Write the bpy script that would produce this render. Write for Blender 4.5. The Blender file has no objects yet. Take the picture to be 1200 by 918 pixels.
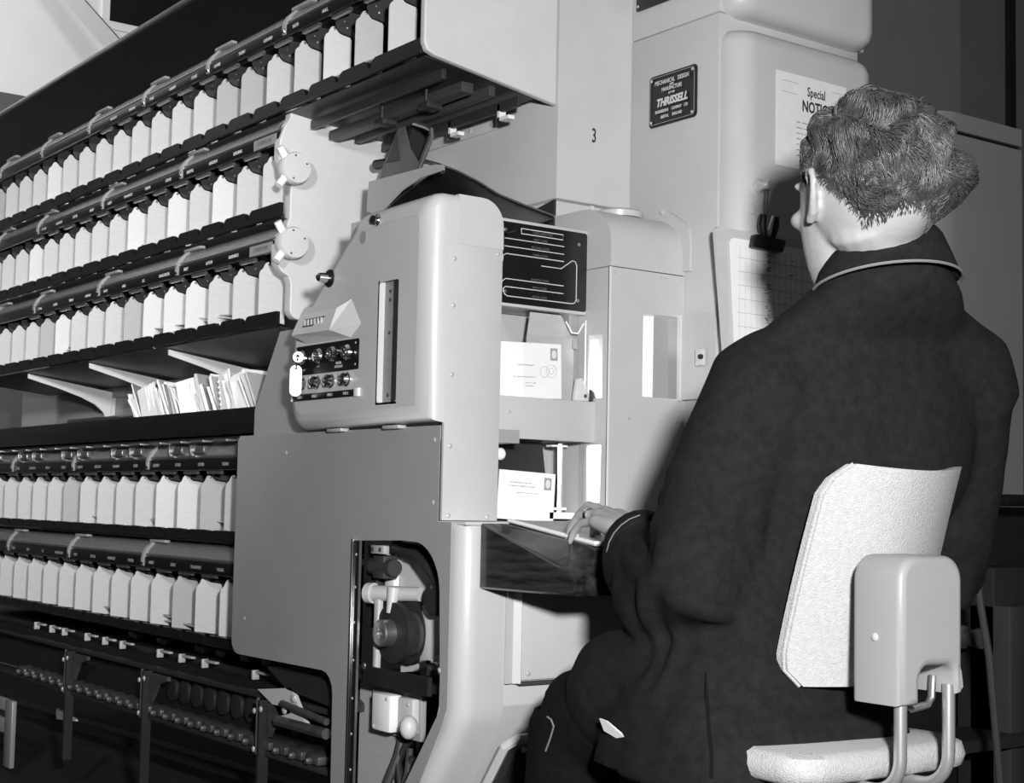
import bpy, bmesh, math, random
from mathutils import Vector, Matrix, noise
random.seed(7)
V = Vector
scn = bpy.context.scene
COL = scn.collection
PI = math.pi

# ------------------------------------------------------------------ camera, light, exposure
cam_d = bpy.data.cameras.new('camera'); cam = bpy.data.objects.new('camera', cam_d); COL.objects.link(cam)
yaw, pitch, roll, FPX = -0.938313, 0.0751743, 0.0207889, 1768.37
fw = V((math.sin(yaw)*math.cos(pitch), math.cos(yaw)*math.cos(pitch), math.sin(pitch)))
rt = V((math.cos(yaw), -math.sin(yaw), 0)); up = rt.cross(fw)
R_ = rt*math.cos(roll)+up*math.sin(roll); U_ = -rt*math.sin(roll)+up*math.cos(roll)
cam.matrix_world = Matrix(((R_.x, U_.x, -fw.x, 0), (R_.y, U_.y, -fw.y, 0), (R_.z, U_.z, -fw.z, .86), (0, 0, 0, 1)))
cam_d.sensor_fit = 'HORIZONTAL'; cam_d.sensor_width = 36; cam_d.lens = 36*FPX/1200
cam_d.clip_start = .05; cam_d.clip_end = 60
scn.camera = cam
scn.view_settings.view_transform = 'Standard'; scn.view_settings.look = 'None'
scn.view_settings.exposure = 0.0; scn.view_settings.gamma = 1.0
try: scn.view_settings.use_curve_mapping = False
except Exception: pass
wd = bpy.data.worlds.new('room_air'); scn.world = wd; wd.use_nodes = True
wd.node_tree.nodes['Background'].inputs[0].default_value = (1, 1, 1, 1)
wd.node_tree.nodes['Background'].inputs[1].default_value = 0.035

def area(name, loc, aim, size, power, spread=PI):
    d = bpy.data.lights.new(name, 'AREA'); d.shape = 'DISK'; d.size = size; d.energy = power
    try: d.spread = spread
    except Exception: pass
    o = bpy.data.objects.new(name, d); COL.objects.link(o); o.location = loc
    o.rotation_euler = (V(aim)-V(loc)).to_track_quat('-Z', 'Y').to_euler(); return o
area('flash_gun', (.12, .18, 1.16), (-2.6, 1.85, 1.05), .13, 116)
area('second_flash', (-.9, -.55, 1.9), (-5.3, 1.75, 1.45), .25, 11, math.radians(46))
area('wall_fill_light', (-5.6, .2, 3.35), (-7.4, 2.2, 3.2), .5, 42, math.radians(150))  # fill light added in mid-air to brighten the left wall
area('inspection_lamp', (-2.356, 1.985, 1.035), (-2.45, 2.03, 1.035), .02, 1.3)

# ------------------------------------------------------------------ materials
def mat(name, g, rough=.5, metal=0, var=.0, scale=6., bump=0., bscale=200., coat=0., spec=.5, stretch=None):
    m = bpy.data.materials.new(name); m.use_nodes = True
    nt = m.node_tree; b = nt.nodes['Principled BSDF']
    b.inputs['Base Color'].default_value = (g, g, g, 1); b.inputs['Roughness'].default_value = rough
    b.inputs['Metallic'].default_value = metal; b.inputs['Coat Weight'].default_value = coat
    b.inputs['Specular IOR Level'].default_value = spec
    tc = nt.nodes.new('ShaderNodeTexCoord'); mp = nt.nodes.new('ShaderNodeMapping')
    nt.links.new(tc.outputs['Object'], mp.inputs[0])
    if stretch: mp.inputs['Scale'].default_value = stretch
    if var:
        n = nt.nodes.new('ShaderNodeTexNoise'); n.inputs['Scale'].default_value = scale
        n.inputs['Detail'].default_value = 6; n.inputs['Roughness'].default_value = .65
        nt.links.new(mp.outputs[0], n.inputs['Vector'])
        r = nt.nodes.new('ShaderNodeValToRGB')
        a, c = max(0, g*(1-var)), min(1, g*(1+var))
        r.color_ramp.elements[0].position = .3; r.color_ramp.elements[1].position = .7
        r.color_ramp.elements[0].color = (a, a, a, 1); r.color_ramp.elements[1].color = (c, c, c, 1)
        nt.links.new(n.outputs['Fac'], r.inputs[0]); nt.links.new(r.outputs[0], b.inputs['Base Color'])
    if bump:
        n2 = nt.nodes.new('ShaderNodeTexNoise'); n2.inputs['Scale'].default_value = bscale; n2.inputs['Detail'].default_value = 3
        nt.links.new(mp.outputs[0], n2.inputs['Vector'])
        bp = nt.nodes.new('ShaderNodeBump'); bp.inputs['Strength'].default_value = bump; bp.inputs['Distance'].default_value = .004
        nt.links.new(n2.outputs['Fac'], bp.inputs['Height']); nt.links.new(bp.outputs[0], b.inputs['Normal'])
    return m
M = {}
M['paint'] = mat('light_grey_enamel', .50, .38, 0, .05, 4, .05, 300)
M['paint2'] = mat('mid_grey_enamel', .32, .42, 0, .06, 4, .06, 260)
M['hood'] = mat('hammered_grey_enamel', .52, .36, 0, .04, 5, .08, 320)
M['cream'] = mat('pale_enamel', .60, .45, 0, .04, 8, .1, 420)
M['plate'] = mat('brushed_alloy', .60, .5, .1, .05, 14, .03, 90, stretch=(1, 1, 8))
M['plate_b'] = mat('duller_alloy', .46, .5, .1, .05, 14, .03, 90, stretch=(1, 1, 8))
M['plate_c'] = mat('bright_alloy', .72, .5, .1, .04, 14, .03, 90, stretch=(1, 1, 8))
M['black'] = mat('black_enamel', .008, .32, 0, .2, 20)
M['blackmatt'] = mat('matt_black_paint', .012, .6, 0, .2, 20)
M['darkgrey'] = mat('dark_grey_metal', .035, .45, .2, .2, 10)
M['hanger'] = mat('dark_gunmetal', .05, .5, .1, .1, 10)
M['chrome'] = mat('chrome', .75, .16, 1)
M['gun'] = mat('oily_steel', .12, .4, .6, .3, 20)
M['screw'] = mat('nickel_screw_head', .62, .3, .35)
M['steel'] = mat('worn_steel', .42, .35, .9, .15, 20)
M['white'] = mat('white_enamel', .85, .4)
M['paper'] = mat('white_paper', .86, .8, 0, .03, 30)
M['paper_b'] = mat('off_white_paper', .70, .8, 0, .05, 30)
M['paper_c'] = mat('buff_paper', .52, .85, 0, .06, 30)
M['ink'] = mat('black_ink', .02, .7)
M['inkgrey'] = mat('faded_ink', .32, .8)
M['label'] = mat('engraved_white', .60, .6)
M['labeldim'] = mat('dim_engraving', .13, .6)
M['tagmid'] = mat('dull_grey_slide', .24, .5, 0, .1, 12)
M['tag'] = mat('grey_label_card', .28, .7, 0, .1, 60)
M['skin'] = mat('skin', .33, .48, 0, .06, 30, .1, 260)
M['hair'] = mat('wavy_brown_hair', .055, .42, 0, .55, 22, 0, 300, spec=.6)
M['coat'] = mat('dark_serge', .0115, .95, 0, .3, 60, .25, 900, spec=.12)
M['trouser'] = mat('dark_trouser_cloth', .006, .95, 0, .3, 60, .2, 900, spec=.1)
M['piping'] = mat('pale_uniform_piping', .16, .8)
M['cloth'] = mat('white_shirt_cotton', .85, .8)
M['canvas'] = mat('white_textured_upholstery', .40, .85, 0, .10, 150, .6, 420)
M['floor'] = mat('dark_linoleum', .006, .9, 0, .3, 4)
M['wallw'] = mat('white_distemper', .78, .9, 0, .04, 3)
M['dado'] = mat('grey_dado_paint', .10, .8, 0, .05, 3)
M['wallg'] = mat('dark_grey_wall', .40, .7, 0, .06, 2)
M['wallgd'] = mat('darker_grey_wall', .30, .7, 0, .06, 2)
M['farcab'] = mat('grey_cabinet_enamel', .36, .4, 0, .04, 3)
M['rubber'] = mat('dark_rubber', .02, .6, 0, .2, 15)
M['wood'] = mat('dark_mahogany', .03, .26, coat=.4)
M['mottle'] = mat('mottled_reflection_tin', .85, .45, .1, .16, 28)  # bright mottle painted in for the flash reflected by polished metal
M['rail'] = mat('grey_rail_metal', .16, .25, .6, .1, 10)
def wood_nodes(m):
    nt = m.node_tree; b = nt.nodes['Principled BSDF']
    tc = nt.nodes.new('ShaderNodeTexCoord'); mp = nt.nodes.new('ShaderNodeMapping'); mp.inputs['Scale'].default_value = (5, 30, 50)
    mp.inputs['Rotation'].default_value = (0, .32, 0)
    w = nt.nodes.new('ShaderNodeTexNoise'); w.inputs['Scale'].default_value = 1.6; w.inputs['Detail'].default_value = 8; w.inputs['Distortion'].default_value = .3
    r = nt.nodes.new('ShaderNodeValToRGB')
    r.color_ramp.elements[0].position = .38; r.color_ramp.elements[1].position = .68
    r.color_ramp.elements[0].color = (.009, .009, .009, 1); r.color_ramp.elements[1].color = (.036, .036, .036, 1)
    nt.links.new(tc.outputs['Object'], mp.inputs[0]); nt.links.new(mp.outputs[0], w.inputs['Vector'])
    nt.links.new(w.outputs['Fac'], r.inputs[0]); nt.links.new(r.outputs[0], b.inputs['Base Color'])
wood_nodes(M['wood'])
def glassy(name, alpha, tint=.9, rough=.08):
    m = bpy.data.materials.new(name); m.use_nodes = True; nt = m.node_tree
    for n in list(nt.nodes): nt.nodes.remove(n)
    out = nt.nodes.new('ShaderNodeOutputMaterial'); mx = nt.nodes.new('ShaderNodeMixShader')
    t = nt.nodes.new('ShaderNodeBsdfTransparent'); t.inputs[0].default_value = (tint, tint, tint, 1)
    g = nt.nodes.new('ShaderNodeBsdfPrincipled'); g.inputs['Base Color'].default_value = (.5, .5, .5, 1); g.inputs['Roughness'].default_value = rough
    mx.inputs[0].default_value = alpha
    nt.links.new(t.outputs[0], mx.inputs[1]); nt.links.new(g.outputs[0], mx.inputs[2]); nt.links.new(mx.outputs[0], out.inputs[0])
    return m
M['perspex'] = glassy('grey_sheen_perspex', .30, .85, .16)  # grey mixed into the clear sheet stands in for its reflections
M['stripglass'] = glassy('clear_strip', .15, .95)
M['perspex2'] = glassy('perspex_bracket', .55, .9, .2)
M['smoke'] = glassy('smoked_celluloid', .25, .35)

M['bracket'] = mat('grey_bracket_enamel', .27, .35, 0, .04, 5, .05, 300)
M['tubing'] = mat('dull_chromed_tube', .60, .28, .75)
M['clear'] = glassy('clear_guide', .02, .99)

# ------------------------------------------------------------------ builders
org = {}
def base(parent):
    return org.get(parent.name, V((0, 0, 0))) if parent else V((0, 0, 0))
class MB:
    def __init__(s): s.bm = bmesh.new()
    def poly(s, pts):
        vs = [s.bm.verts.new(p) for p in pts]
        return s.bm.faces.new(vs)
    def box(s, x0, x1, y0, y1, z0, z1, bev=0, seg=2):
        r = bmesh.ops.create_cube(s.bm, size=1)
        for v in r['verts']:
            v.co = V(((x0+x1)/2+v.co.x*(x1-x0), (y0+y1)/2+v.co.y*(y1-y0), (z0+z1)/2+v.co.z*(z1-z0)))
        if bev:
            es = list({e for v in r['verts'] for e in v.link_edges})
            bmesh.ops.bevel(s.bm, geom=es, offset=bev, segments=seg, affect='EDGES', profile=.5)
        return s
    def prism(s, pts, off, bev=0):
        a = [s.bm.verts.new(V(p)) for p in pts]; b = [s.bm.verts.new(V(p)+V(off)) for p in pts]
        n = len(a); fs = [s.bm.faces.new(a[::-1]), s.bm.faces.new(b)]
        for i in range(n): fs.append(s.bm.faces.new((a[i], a[(i+1) % n], b[(i+1) % n], b[i])))
        if bev:
            es = list({e for f in fs for e in f.edges})
            bmesh.ops.bevel(s.bm, geom=es, offset=bev, segments=2, affect='EDGES', profile=.5)
        return s
    def cyl(s, p0, p1, r0, r1=None, n=16):
        return s.loft_tube([V(p0), V(p1)], [r0, r0 if r1 is None else r1], n)
    def loft_tube(s, path, rad, n=10, cap=True, flat=1.0, upv=None):
        path = [V(p) for p in path]
        if not isinstance(rad, (list, tuple)): rad = [rad]*len(path)
        d0 = (path[1]-path[0]).normalized()
        u = upv if upv is not None else V((0, 0, 1))
        if abs(u.dot(d0)) > .95: u = V((0, 1, 0)) if abs(d0.y) < .9 else V((1, 0, 0))
        u = (u-d0*u.dot(d0)).normalized(); rings = []
        for i, p in enumerate(path):
            d = (path[min(i+1, len(path)-1)]-path[max(i-1, 0)]).normalized()
            u = (u-d*u.dot(d)).normalized(); w = d.cross(u)
            rings.append([s.bm.verts.new(p+(u*math.cos(t)*flat+w*math.sin(t))*rad[i]) for t in [2*PI*k/n for k in range(n)]])
        s._skin(rings, cap); return s
    def _skin(s, rings, cap=True):
        n = len(rings[0])
        for a, b in zip(rings, rings[1:]):
            for k in range(n): s.bm.faces.new((a[k], a[(k+1) % n], b[(k+1) % n], b[k]))
        if cap: s.bm.faces.new(rings[0][::-1]); s.bm.faces.new(rings[-1])
    def loft(s, rings, cap=True):
        s._skin([[s.bm.verts.new(V(p)) for p in r] for r in rings], cap); return s
    def lathe(s, p0, axis, prof, n=20):
        ax = V(axis).normalized(); u = V((0, 0, 1)) if abs(ax.z) < .9 else V((1, 0, 0))
        u = (u-ax*u.dot(ax)).normalized(); w = ax.cross(u)
        return s.loft([[V(p0)+ax*h+(u*math.cos(2*PI*k/n)+w*math.sin(2*PI*k/n))*max(r, 1e-4) for k in range(n)] for h, r in prof])
    def ell(s, c, rx, ry, rz, rot=None, n=2):
        r = bmesh.ops.create_icosphere(s.bm, subdivisions=n, radius=1)
        for v in r['verts']:
            q = V((v.co.x*rx, v.co.y*ry, v.co.z*rz)); v.co = (rot @ q if rot else q)+V(c)
        return s
    def dome(s, c, nrm, r, h=None, n=8):
        h = h or r*.55
        return s.lathe(c, nrm, [(0, r), (h*.5, r*.87), (h*.85, r*.5), (h, r*.05)], n)
    def build(s, name, m, parent=None, smooth=True, ang=35):
        off = base(parent)
        bmesh.ops.recalc_face_normals(s.bm, faces=s.bm.faces[:])
        for v in s.bm.verts: v.co -= off
        me = bpy.data.meshes.new(name); s.bm.to_mesh(me); s.bm.free()
        return link(name, me, m, parent, smooth, ang)
def link(name, me, m, parent=None, smooth=True, ang=35):
    if m: me.materials.clear(); me.materials.append(M[m])
    if smooth:
        for p in me.polygons: p.use_smooth = True
        try: me.set_sharp_from_angle(angle=math.radians(ang))
        except Exception: pass
    o = bpy.data.objects.new(name, me); COL.objects.link(o)
    if parent: o.parent = parent; org[o.name] = base(parent)
    return o
def tag(o, label, cat, group=None, kind=None):
    o['label'] = label; o['category'] = cat
    if group: o['group'] = group
    if kind: o['kind'] = kind
    return o
def thing(name, loc, label, cat, group=None):
    o = bpy.data.objects.new(name, None); COL.objects.link(o); o.location = loc; o.empty_display_size = .05
    org[o.name] = V(loc); return tag(o, label, cat, group)
def solo(mb, name, m, label, cat, group=None, **k):
    return tag(mb.build(name, m, None, **k), label, cat, group)
def struct(mb, name, m, **k):
    o = mb.build(name, m, None, **k); o['kind'] = 'structure'; return o
def sheet(name, outer, holes, frm, thick, m, parent, bevel=0, ang=35):
    """flat plate with holes: 2-D outlines in the frame frm, thickness going back along -normal"""
    cu = bpy.data.curves.new(name, 'CURVE'); cu.dimensions = '2D'; cu.fill_mode = 'BOTH'
    for pts in [outer]+list(holes):
        sp = cu.splines.new('POLY'); sp.points.add(len(pts)-1); sp.use_cyclic_u = True
        for q, p in zip(sp.points, pts): q.co = (p[0], p[1], 0, 1)
    cu.extrude = thick/2
    if bevel: cu.bevel_depth = bevel; cu.bevel_resolution = 3; cu.offset = -bevel; cu.extrude = max(1e-4, thick/2-bevel)
    t = bpy.data.objects.new('tmp', cu); COL.objects.link(t)
    me = bpy.data.meshes.new_from_object(t.evaluated_get(bpy.context.evaluated_depsgraph_get()))
    bpy.data.objects.remove(t); bpy.data.curves.remove(cu)
    me.name = name; off = base(parent)
    me.transform(Matrix.Translation(-off) @ frm @ Matrix.Translation((0, 0, -thick/2)))
    return link(name, me, m, parent, True, ang)
def frame(o, right, upv):
    r = V(right).normalized(); u = V(upv).normalized(); n = r.cross(u); o = V(o)
    return Matrix(((r.x, u.x, n.x, o.x), (r.y, u.y, n.y, o.y), (r.z, u.z, n.z, o.z), (0, 0, 0, 1)))
def FX(x, y=0, z=0): return frame((x, y, z), (0, 1, 0), (0, 0, 1))      # faces +X : (u,v)=(y,z)
def FY(y, x=0, z=0): return frame((x, y, z), (1, 0, 0), (0, 0, 1))      # faces -Y : (u,v)=(x,z)
def text(name, body, size, frm, m, parent, align='CENTER', bold=0., shear=0., sx=1., space=1.):
    cu = bpy.data.curves.new(name, 'FONT'); cu.body = body; cu.size = size; cu.align_x = align; cu.align_y = 'CENTER'
    cu.offset = bold; cu.shear = shear; cu.extrude = .0002; cu.space_character = space; cu.resolution_u = 2
    t = bpy.data.objects.new('tmp', cu); COL.objects.link(t)
    me = bpy.data.meshes.new_from_object(t.evaluated_get(bpy.context.evaluated_depsgraph_get()))
    bpy.data.objects.remove(t); bpy.data.curves.remove(cu)
    me.name = name; me.transform(Matrix.Translation(-base(parent)) @ frm @ Matrix.Diagonal((sx, 1, 1, 1)))
    return link(name, me, m, parent, False)
def rrect(x0, x1, y0, y1, r, n=5, corners=(1, 1, 1, 1)):
    out = []
    for (cx, cy, a, on) in ((x1-r, y0+r, -PI/2, corners[0]), (x1-r, y1-r, 0, corners[1]), (x0+r, y1-r, PI/2, corners[2]), (x0+r, y0+r, PI, corners[3])):
        if on:
            for k in range(n+1):
                t = a+PI/2*k/n; out.append((cx+r*math.cos(t), cy+r*math.sin(t)))
        else:
            out.append((x1 if abs(a+PI/2) < .1 or abs(a) < .1 else x0, y0 if abs(a+PI/2) < .1 or abs(a-PI) < .1 else y1))
    return out
def arc(cx, cy, r, a0, a1, n=8):
    return [(cx+r*math.cos(math.radians(a0+(a1-a0)*k/n)), cy+r*math.sin(math.radians(a0+(a1-a0)*k/n))) for k in range(n+1)]
def copy(o, parent=None, loc=None):
    c = o.copy(); COL.objects.link(c)
    if parent: c.parent = parent
    if loc is not None: c.location = loc
    return c
def screws(pts, nrm, r, parent, name='screw', m='screw'):
    first = None
    for p in pts:
        if first is None:
            b = MB(); b.dome((0, 0, 0), nrm, r); me = bpy.data.meshes.new(name); bmesh.ops.recalc_face_normals(b.bm, faces=b.bm.faces[:]); b.bm.to_mesh(me); b.bm.free()
            first = link(name, me, m, None); o = first
        else: o = copy(first)
        o.parent = parent; o.location = V(p)-base(parent)

# ------------------------------------------------------------------ setting
struct(MB().box(-8.5, 2.5, -3, 9, -.06, 0), 'floor', 'floor')
struct(MB().box(-8.5, 2.5, -3, 9, 4.4, 4.5), 'ceiling', 'wallw')
struct(MB().box(-7.75, -7.6, -3, 9, 2.89, 4.4), 'wall_left', 'wallw')
struct(MB().box(-7.75, -7.59, -3, 9, 0, 2.89), 'baseboard_left', 'dado')
w = MB().box(-7.62, -7.585, 2.83, 4.3, 3.33, 4.35).build('window_1', 'wallw'); w['kind'] = 'structure'
MB().box(-7.6, -7.58, 2.87, 4.26, 3.372, 4.31).build('window_pane', 'black', w)
struct(MB().box(-5.6, -5.5, 2.6, 7.26, 0, 4.4), 'wall_back', 'wallg')
struct(MB().box(-5.9, -5.62, 7.2, 9, 0, 4.4), 'wall_right', 'wallgd')
struct(MB().box(-5.66, -5.58, 7.86, 7.92, 0, 4.4, .01), 'trim_1', 'blackmatt')

# ------------------------------------------------------------------ sorting racks
YF = 1.62; TS = .15; PITCH = .139
def tp(s, t):                       # rack section: s back from the front, t up ; floor tilts down to the back
    return (YF+s, t-TS*s)
def mesh_of(mb, name):
    me = bpy.data.meshes.new(name); bmesh.ops.recalc_face_normals(mb.bm, faces=mb.bm.faces[:]); mb.bm.to_mesh(me); mb.bm.free(); return me
prof = [(0, 0), (0, .102)]+[(.016-.016*math.cos(a), .102+.020*math.sin(a)) for a in (.35, .75, 1.15)]+[(.014, .131), (.018, .137), (.024, .1395), (.029, .136), (.034, .130), (.040, .127), (.066, .127), (.070, .123), (.070, 0)]
def plate_mesh():
    b = MB(); b.prism([(0,)+V(tp(*p)).to_tuple() for p in prof], (-.0025, 0, 0)); return mesh_of(b, 'divider_plate')
def hanger_mesh():
    b = MB(); b.prism([(.001,)+tp(*p) for p in ((.034, .136), (.042, .1305), (.12, .1305), (.12, .19), (.028, .19), (.028, .146))], (-.004, 0, 0)); return mesh_of(b, 'hanger')
def rivet_mesh(s, t, r):
    b = MB(); y, z = tp(s, t); b.dome((.001, y, z), (1, 0, 0), r, r*.8, 7); return mesh_of(b, 'rivet')
PM, HM = plate_mesh(), hanger_mesh()
RM = [rivet_mesh(.024, .134, .0040), rivet_mesh(.058, .148, .0045), rivet_mesh(.050, .160, .003)]
def cover_mesh(x0, x1, z0):
    pts = [(-.008, .180), (-.003, .194), (.008, .206), (.022, .214), (.060, .219)]
    b = MB(); a = [(YF+s, z0+t) for s, t in pts]; c = [(YF+s+.002, z0+t-.003) for s, t in pts]
    b.prism([(x0, y, z) for y, z in a]+[(x0, y, z) for y, z in reversed(c)], (x1-x0, 0, 0)); return b
CITIES = ['MANCHESTER', 'TRANSPORT', 'CARDIFF', 'E.C.', 'LEEDS', 'YORK', 'HULL', 'DERBY', 'READING', 'BATH', 'EXETER', 'LINCOLN', 'OXFORD', 'NORWICH', 'BRISTOL', 'TRURO', 'LUTON', 'CREWE', 'DOVER', 'BURY', 'WIGAN', 'STOKE']
rows = [  # z0, first divider x, count, right end x, label, tag
 (1.800, -2.676, 20, -2.540, 'topmost sorting rack, the one that reaches furthest right over the others', None),
 (1.550, -3.236, 16, -3.135, 'second sorting rack from the top, ending at the upper round knob', True),
 (1.293, -3.239, 16, -3.135, 'third sorting rack from the top, just above the shelf of letters', True),
 (.785, -3.383, 15, -3.215, 'fourth sorting rack from the top, just below the shelf of letters', None),
 (.529, -3.391, 15, -3.215, 'lowest sorting rack with dark labels, over the conveyor', None)]
for ri, (z0, xf, n, xe, lab, tg) in enumerate(rows):
    xl = xf-PITCH*n
    t = thing('sorting_rack', (xe, YF, z0), lab, 'sorting rack')
    rel = V((-xe, -YF, 0))
    for k in range(n):
        x = xf-PITCH*k
        rr = random.Random(ri*50+k).random()
        me = PM if rr < .6 else (PMb if rr < .82 else PMc) if 'PMb' in globals() else PM
        p = bpy.data.objects.new('divider_plate', PM); COL.objects.link(p); p.parent = t; p.location = V((x, 0, 0))+rel
        if not p.data.materials: p.data.materials.append(M['plate'])
        if rr > .62:
            p.material_slots[0].link = 'OBJECT'; p.material_slots[0].material = M['plate_b'] if rr < .84 else M['plate_c']
        h = bpy.data.objects.new('hanger', HM); COL.objects.link(h); h.parent = p
        if not HM.materials: HM.materials.append(M['hanger'])
        if k < 10:
            for q in RM:
                if not q.materials: q.materials.append(M['steel'])
                rv = bpy.data.objects.new('rivet', q); COL.objects.link(rv); rv.parent = p
    # shelf lip with a hump under every bay
    pts = [(xl-.05, z0-.026)]
    pts += [(xe-.004, z0-.026), (xe-.004, z0+(.006 if ri < 3 else -.002))]
    for k in range(n):
        x = xf-PITCH*k
        c_ = x-PITCH*.5; hh = z0+.006 if ri < 3 else z0-.002
        pts += [(c_+.022, hh), (c_+.014, hh-.004), (c_+.005, hh-.019), (c_-.005, hh-.019), (c_-.014, hh-.004), (c_-.022, hh)]
    pts.append((xl-.05, z0-.002))
    sheet('shelf_lip', pts, [], FY(YF-.004), .010, 'black', t)
    b = MB(); b.prism([(xl-.05,)+tp(.008, z0-.028), (xl-.05,)+tp(.30, z0-.012), (xl-.05,)+tp(.30, z0-.020), (xl-.05,)+tp(.008, z0-.030)], (xe-xl+.045, 0, 0)); b.build('bay_floor', 'darkgrey', t)
    b = MB(); b.prism([(xl-.05,)+tp(.29, z0-.01), (xl-.05,)+tp(.30, z0-.01), (xl-.05,)+tp(.30, z0+.22), (xl-.05,)+tp(.29, z0+.22)], (xe-xl+.045, 0, 0)); b.build('bay_back', 'blackmatt', t)
    # black label strip, rail and top plate
    MB().box(xl-.05, xe-.004, YF-.012, YF-.002, z0+.146, z0+.174, .002).build('label_strip', 'black', t)
    for k in range(n):
        x = xf-PITCH*k
        MB().box(x-.100, x-.022, YF-.005, YF+.004, z0+.137, z0+.1455).build('strip_clip', 'rail', t) if k < 12 else None
    b = MB(); b.loft_tube([(xl-.05, YF-.004, z0+.179), (xe-.004, YF-.004, z0+.179)], .0055, 8); b.build('rail', 'rail', t)
    MB().box(xl-.05, xe-.004, YF+.06, YF+.29, z0+.176, z0+.184).build('top_plate', 'blackmatt', t)
    cover_obj = None
    for k in range(0, n):
        x = xf+PITCH*.65-PITCH*k
        if tg and k == 0:
            MB().box(x-.120, x-.005, YF-.0135, YF-.0115, z0+.147, z0+.171).build('grey_label', 'tag', t)
            text('lettering', 'OVERFLOW', .014, FY(YF-.0140, x-.062, z0+.159), 'labeldim', t, bold=.0003)
            continue
        if k < 12:
            text('lettering', CITIES[(k*3+ri*5) % len(CITIES)], .0110, FY(YF-.0125, x-.07, z0+.160), 'label' if ri < 3 else 'tag', t, bold=.0004)
    segs = [xe-.01]+[xf-PITCH*(k+.18) for k in ((3, 6, 9, 12, 15, 18) if ri == 0 else (3, 7, 11, 14))]
    for a, c in zip(segs, segs[1:]+[xl-.04]):
        cover_mesh(c+.012, a-.012, z0).build('perspex_cover', 'perspex', t)
    for a in segs[1:]:
        b = MB(); path = [(-.015, .150), (-.017, .168), (-.014, .182), (-.006, .197), (.006, .208), (.012, .220)]
        b.prism([(a, YF+s, z0+q) for s, q in path]+[(a, YF+s+.009, z0+q-.002) for s, q in reversed(path)], (-.014, 0, 0))
        b.box(a-.014, a+.085, YF+.006, YF+.022, z0+.213, z0+.2205, .002)
        b.build('cover_bracket', 'perspex2', t)
        c = MB(); c.dome((a-.007, YF-.015, z0+.158), (0, -1, 0), .006, .005); c.build('bracket_screw', 'chrome', t)
    if ri == 0:   # end panel of the overhanging rack
        pts = [(1.614, 1.793), (1.622, 1.777), (1.64, 1.770), (1.955, 1.722), (1.955, 2.2), (1.614, 2.2)]
        sheet('end_panel', pts, [], FX(-2.527), .018, 'cream', t, .004)
        for (s, u, ww) in ((.05, -.062, .012), (.10, -.072, .03), (.17, -.058, .016), (.245, -.055, .012)):
            MB().box(-3.10, -2.545, YF+s, YF+s+ww, z0+u-TS*s+.0, z0+u-TS*s+.022, .002).build('under_rail', 'hanger' if ww > .015 else 'darkgrey', t)
        for x in (-2.60, -2.79, -2.97):
            MB().box(x-.02, x+.02, YF+.245, YF+.262, z0-.112, z0-.104).box(x-.02, x-.012, YF+.245, YF+.262, z0-.112, z0-.075).build('clip', 'white', t)
        for x in (-2.68, -2.86):
            MB().box(x-.02, x+.02, YF+.09, YF+.13, z0-.098, z0-.083, .004).cyl((x, YF+.1, z0-.085), (x, YF+.1, z0-.03), .004).build('catch', 'darkgrey', t)

# letters lying in the bays
def letter(name, pos, w, h, rot, m, label, group=None, th=.002, parts=True):
    t = None
    b = MB(); b.box(-w/2, w/2, -th/2, th/2, 0, h, .0006, 1); me_o = b.build(name, m, None, smooth=False)
    me_o.location = pos; me_o.rotation_euler = rot
    tag(me_o, label, 'letter', group); org[me_o.name] = V((0, 0, 0)); return me_o
bays = {0: [1, 2, 3, 8, 11], 1: [2, 5, 6, 9], 2: [1, 2, 3, 4, 5, 7, 10, 11], 3: [1, 2, 4, 7], 4: [1, 2, 3, 6, 7]}
ordn = ['topmost', 'second', 'third', 'fourth', 'lowest']
for ri, ks in bays.items():
    z0, xf = rows[ri][0], rows[ri][1]
    for k in ks:
        for q in range(3 if ri == 2 else 2):
            x = xf-PITCH*k; hh = random.uniform(.0, .03)
            b = MB(); L = random.uniform(.05, .09)
            b.prism([(-.0, 0, 0), (-.0, L, -.15*L), (-.085, L, -.15*L+.004), (-.085, .006, .002)], (0, 0, .0025))
            o = b.build('letter', ('paper_b', 'plate_b', 'paper_c')[(k+q) % 3], None, smooth=False)
            o.location = (x+.10+random.uniform(-.008, .01), YF+random.uniform(.02, .05), z0+.004+q*.010)
            o.rotation_euler = (random.uniform(-.03, .10), random.uniform(-.02, .10), random.uniform(-.25, .15))
            nth = ('first second third fourth fifth sixth seventh eighth ninth tenth eleventh twelfth').split()[k]
            tag(o, 'loose letter at the foot of the %s bay from the right, %s rack' % (nth, ordn[ri]), 'letter', 'letters in the %s bay of the %s rack' % (nth, ordn[ri]))

# glossy dark board above the racks
t = thing('overhead_board', (-5, 1.75, 2.0), 'long glossy black board sloping above the topmost sorting rack', 'board')
MB().prism([(-7.0, 1.66, 2.225), (-7.0, 1.86, 1.995), (-7.0, 1.87, 2.0), (-7.0, 1.675, 2.232)], (4.45, 0, 0)).build('panel', 'black', t)
MB().box(-7.0, -2.55, 1.655, 1.672, 2.217, 2.233, .003).build('edge_strip', 'rail', t)
# brace on the left wall side
t = thing('hanging_brace', (-7.0, 2.6, 3.0), 'grey diagonal steel strut under the ceiling at top left', 'strut')
b = MB(); a, c = V((-7.6, 1.813, 4.208)), V((-5.0, 2.16, 2.215))
b.loft_tube([a, c], [.045, .045], 4, upv=V((0, 1, .3))); b.build('strut', 'paint2', t)

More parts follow.
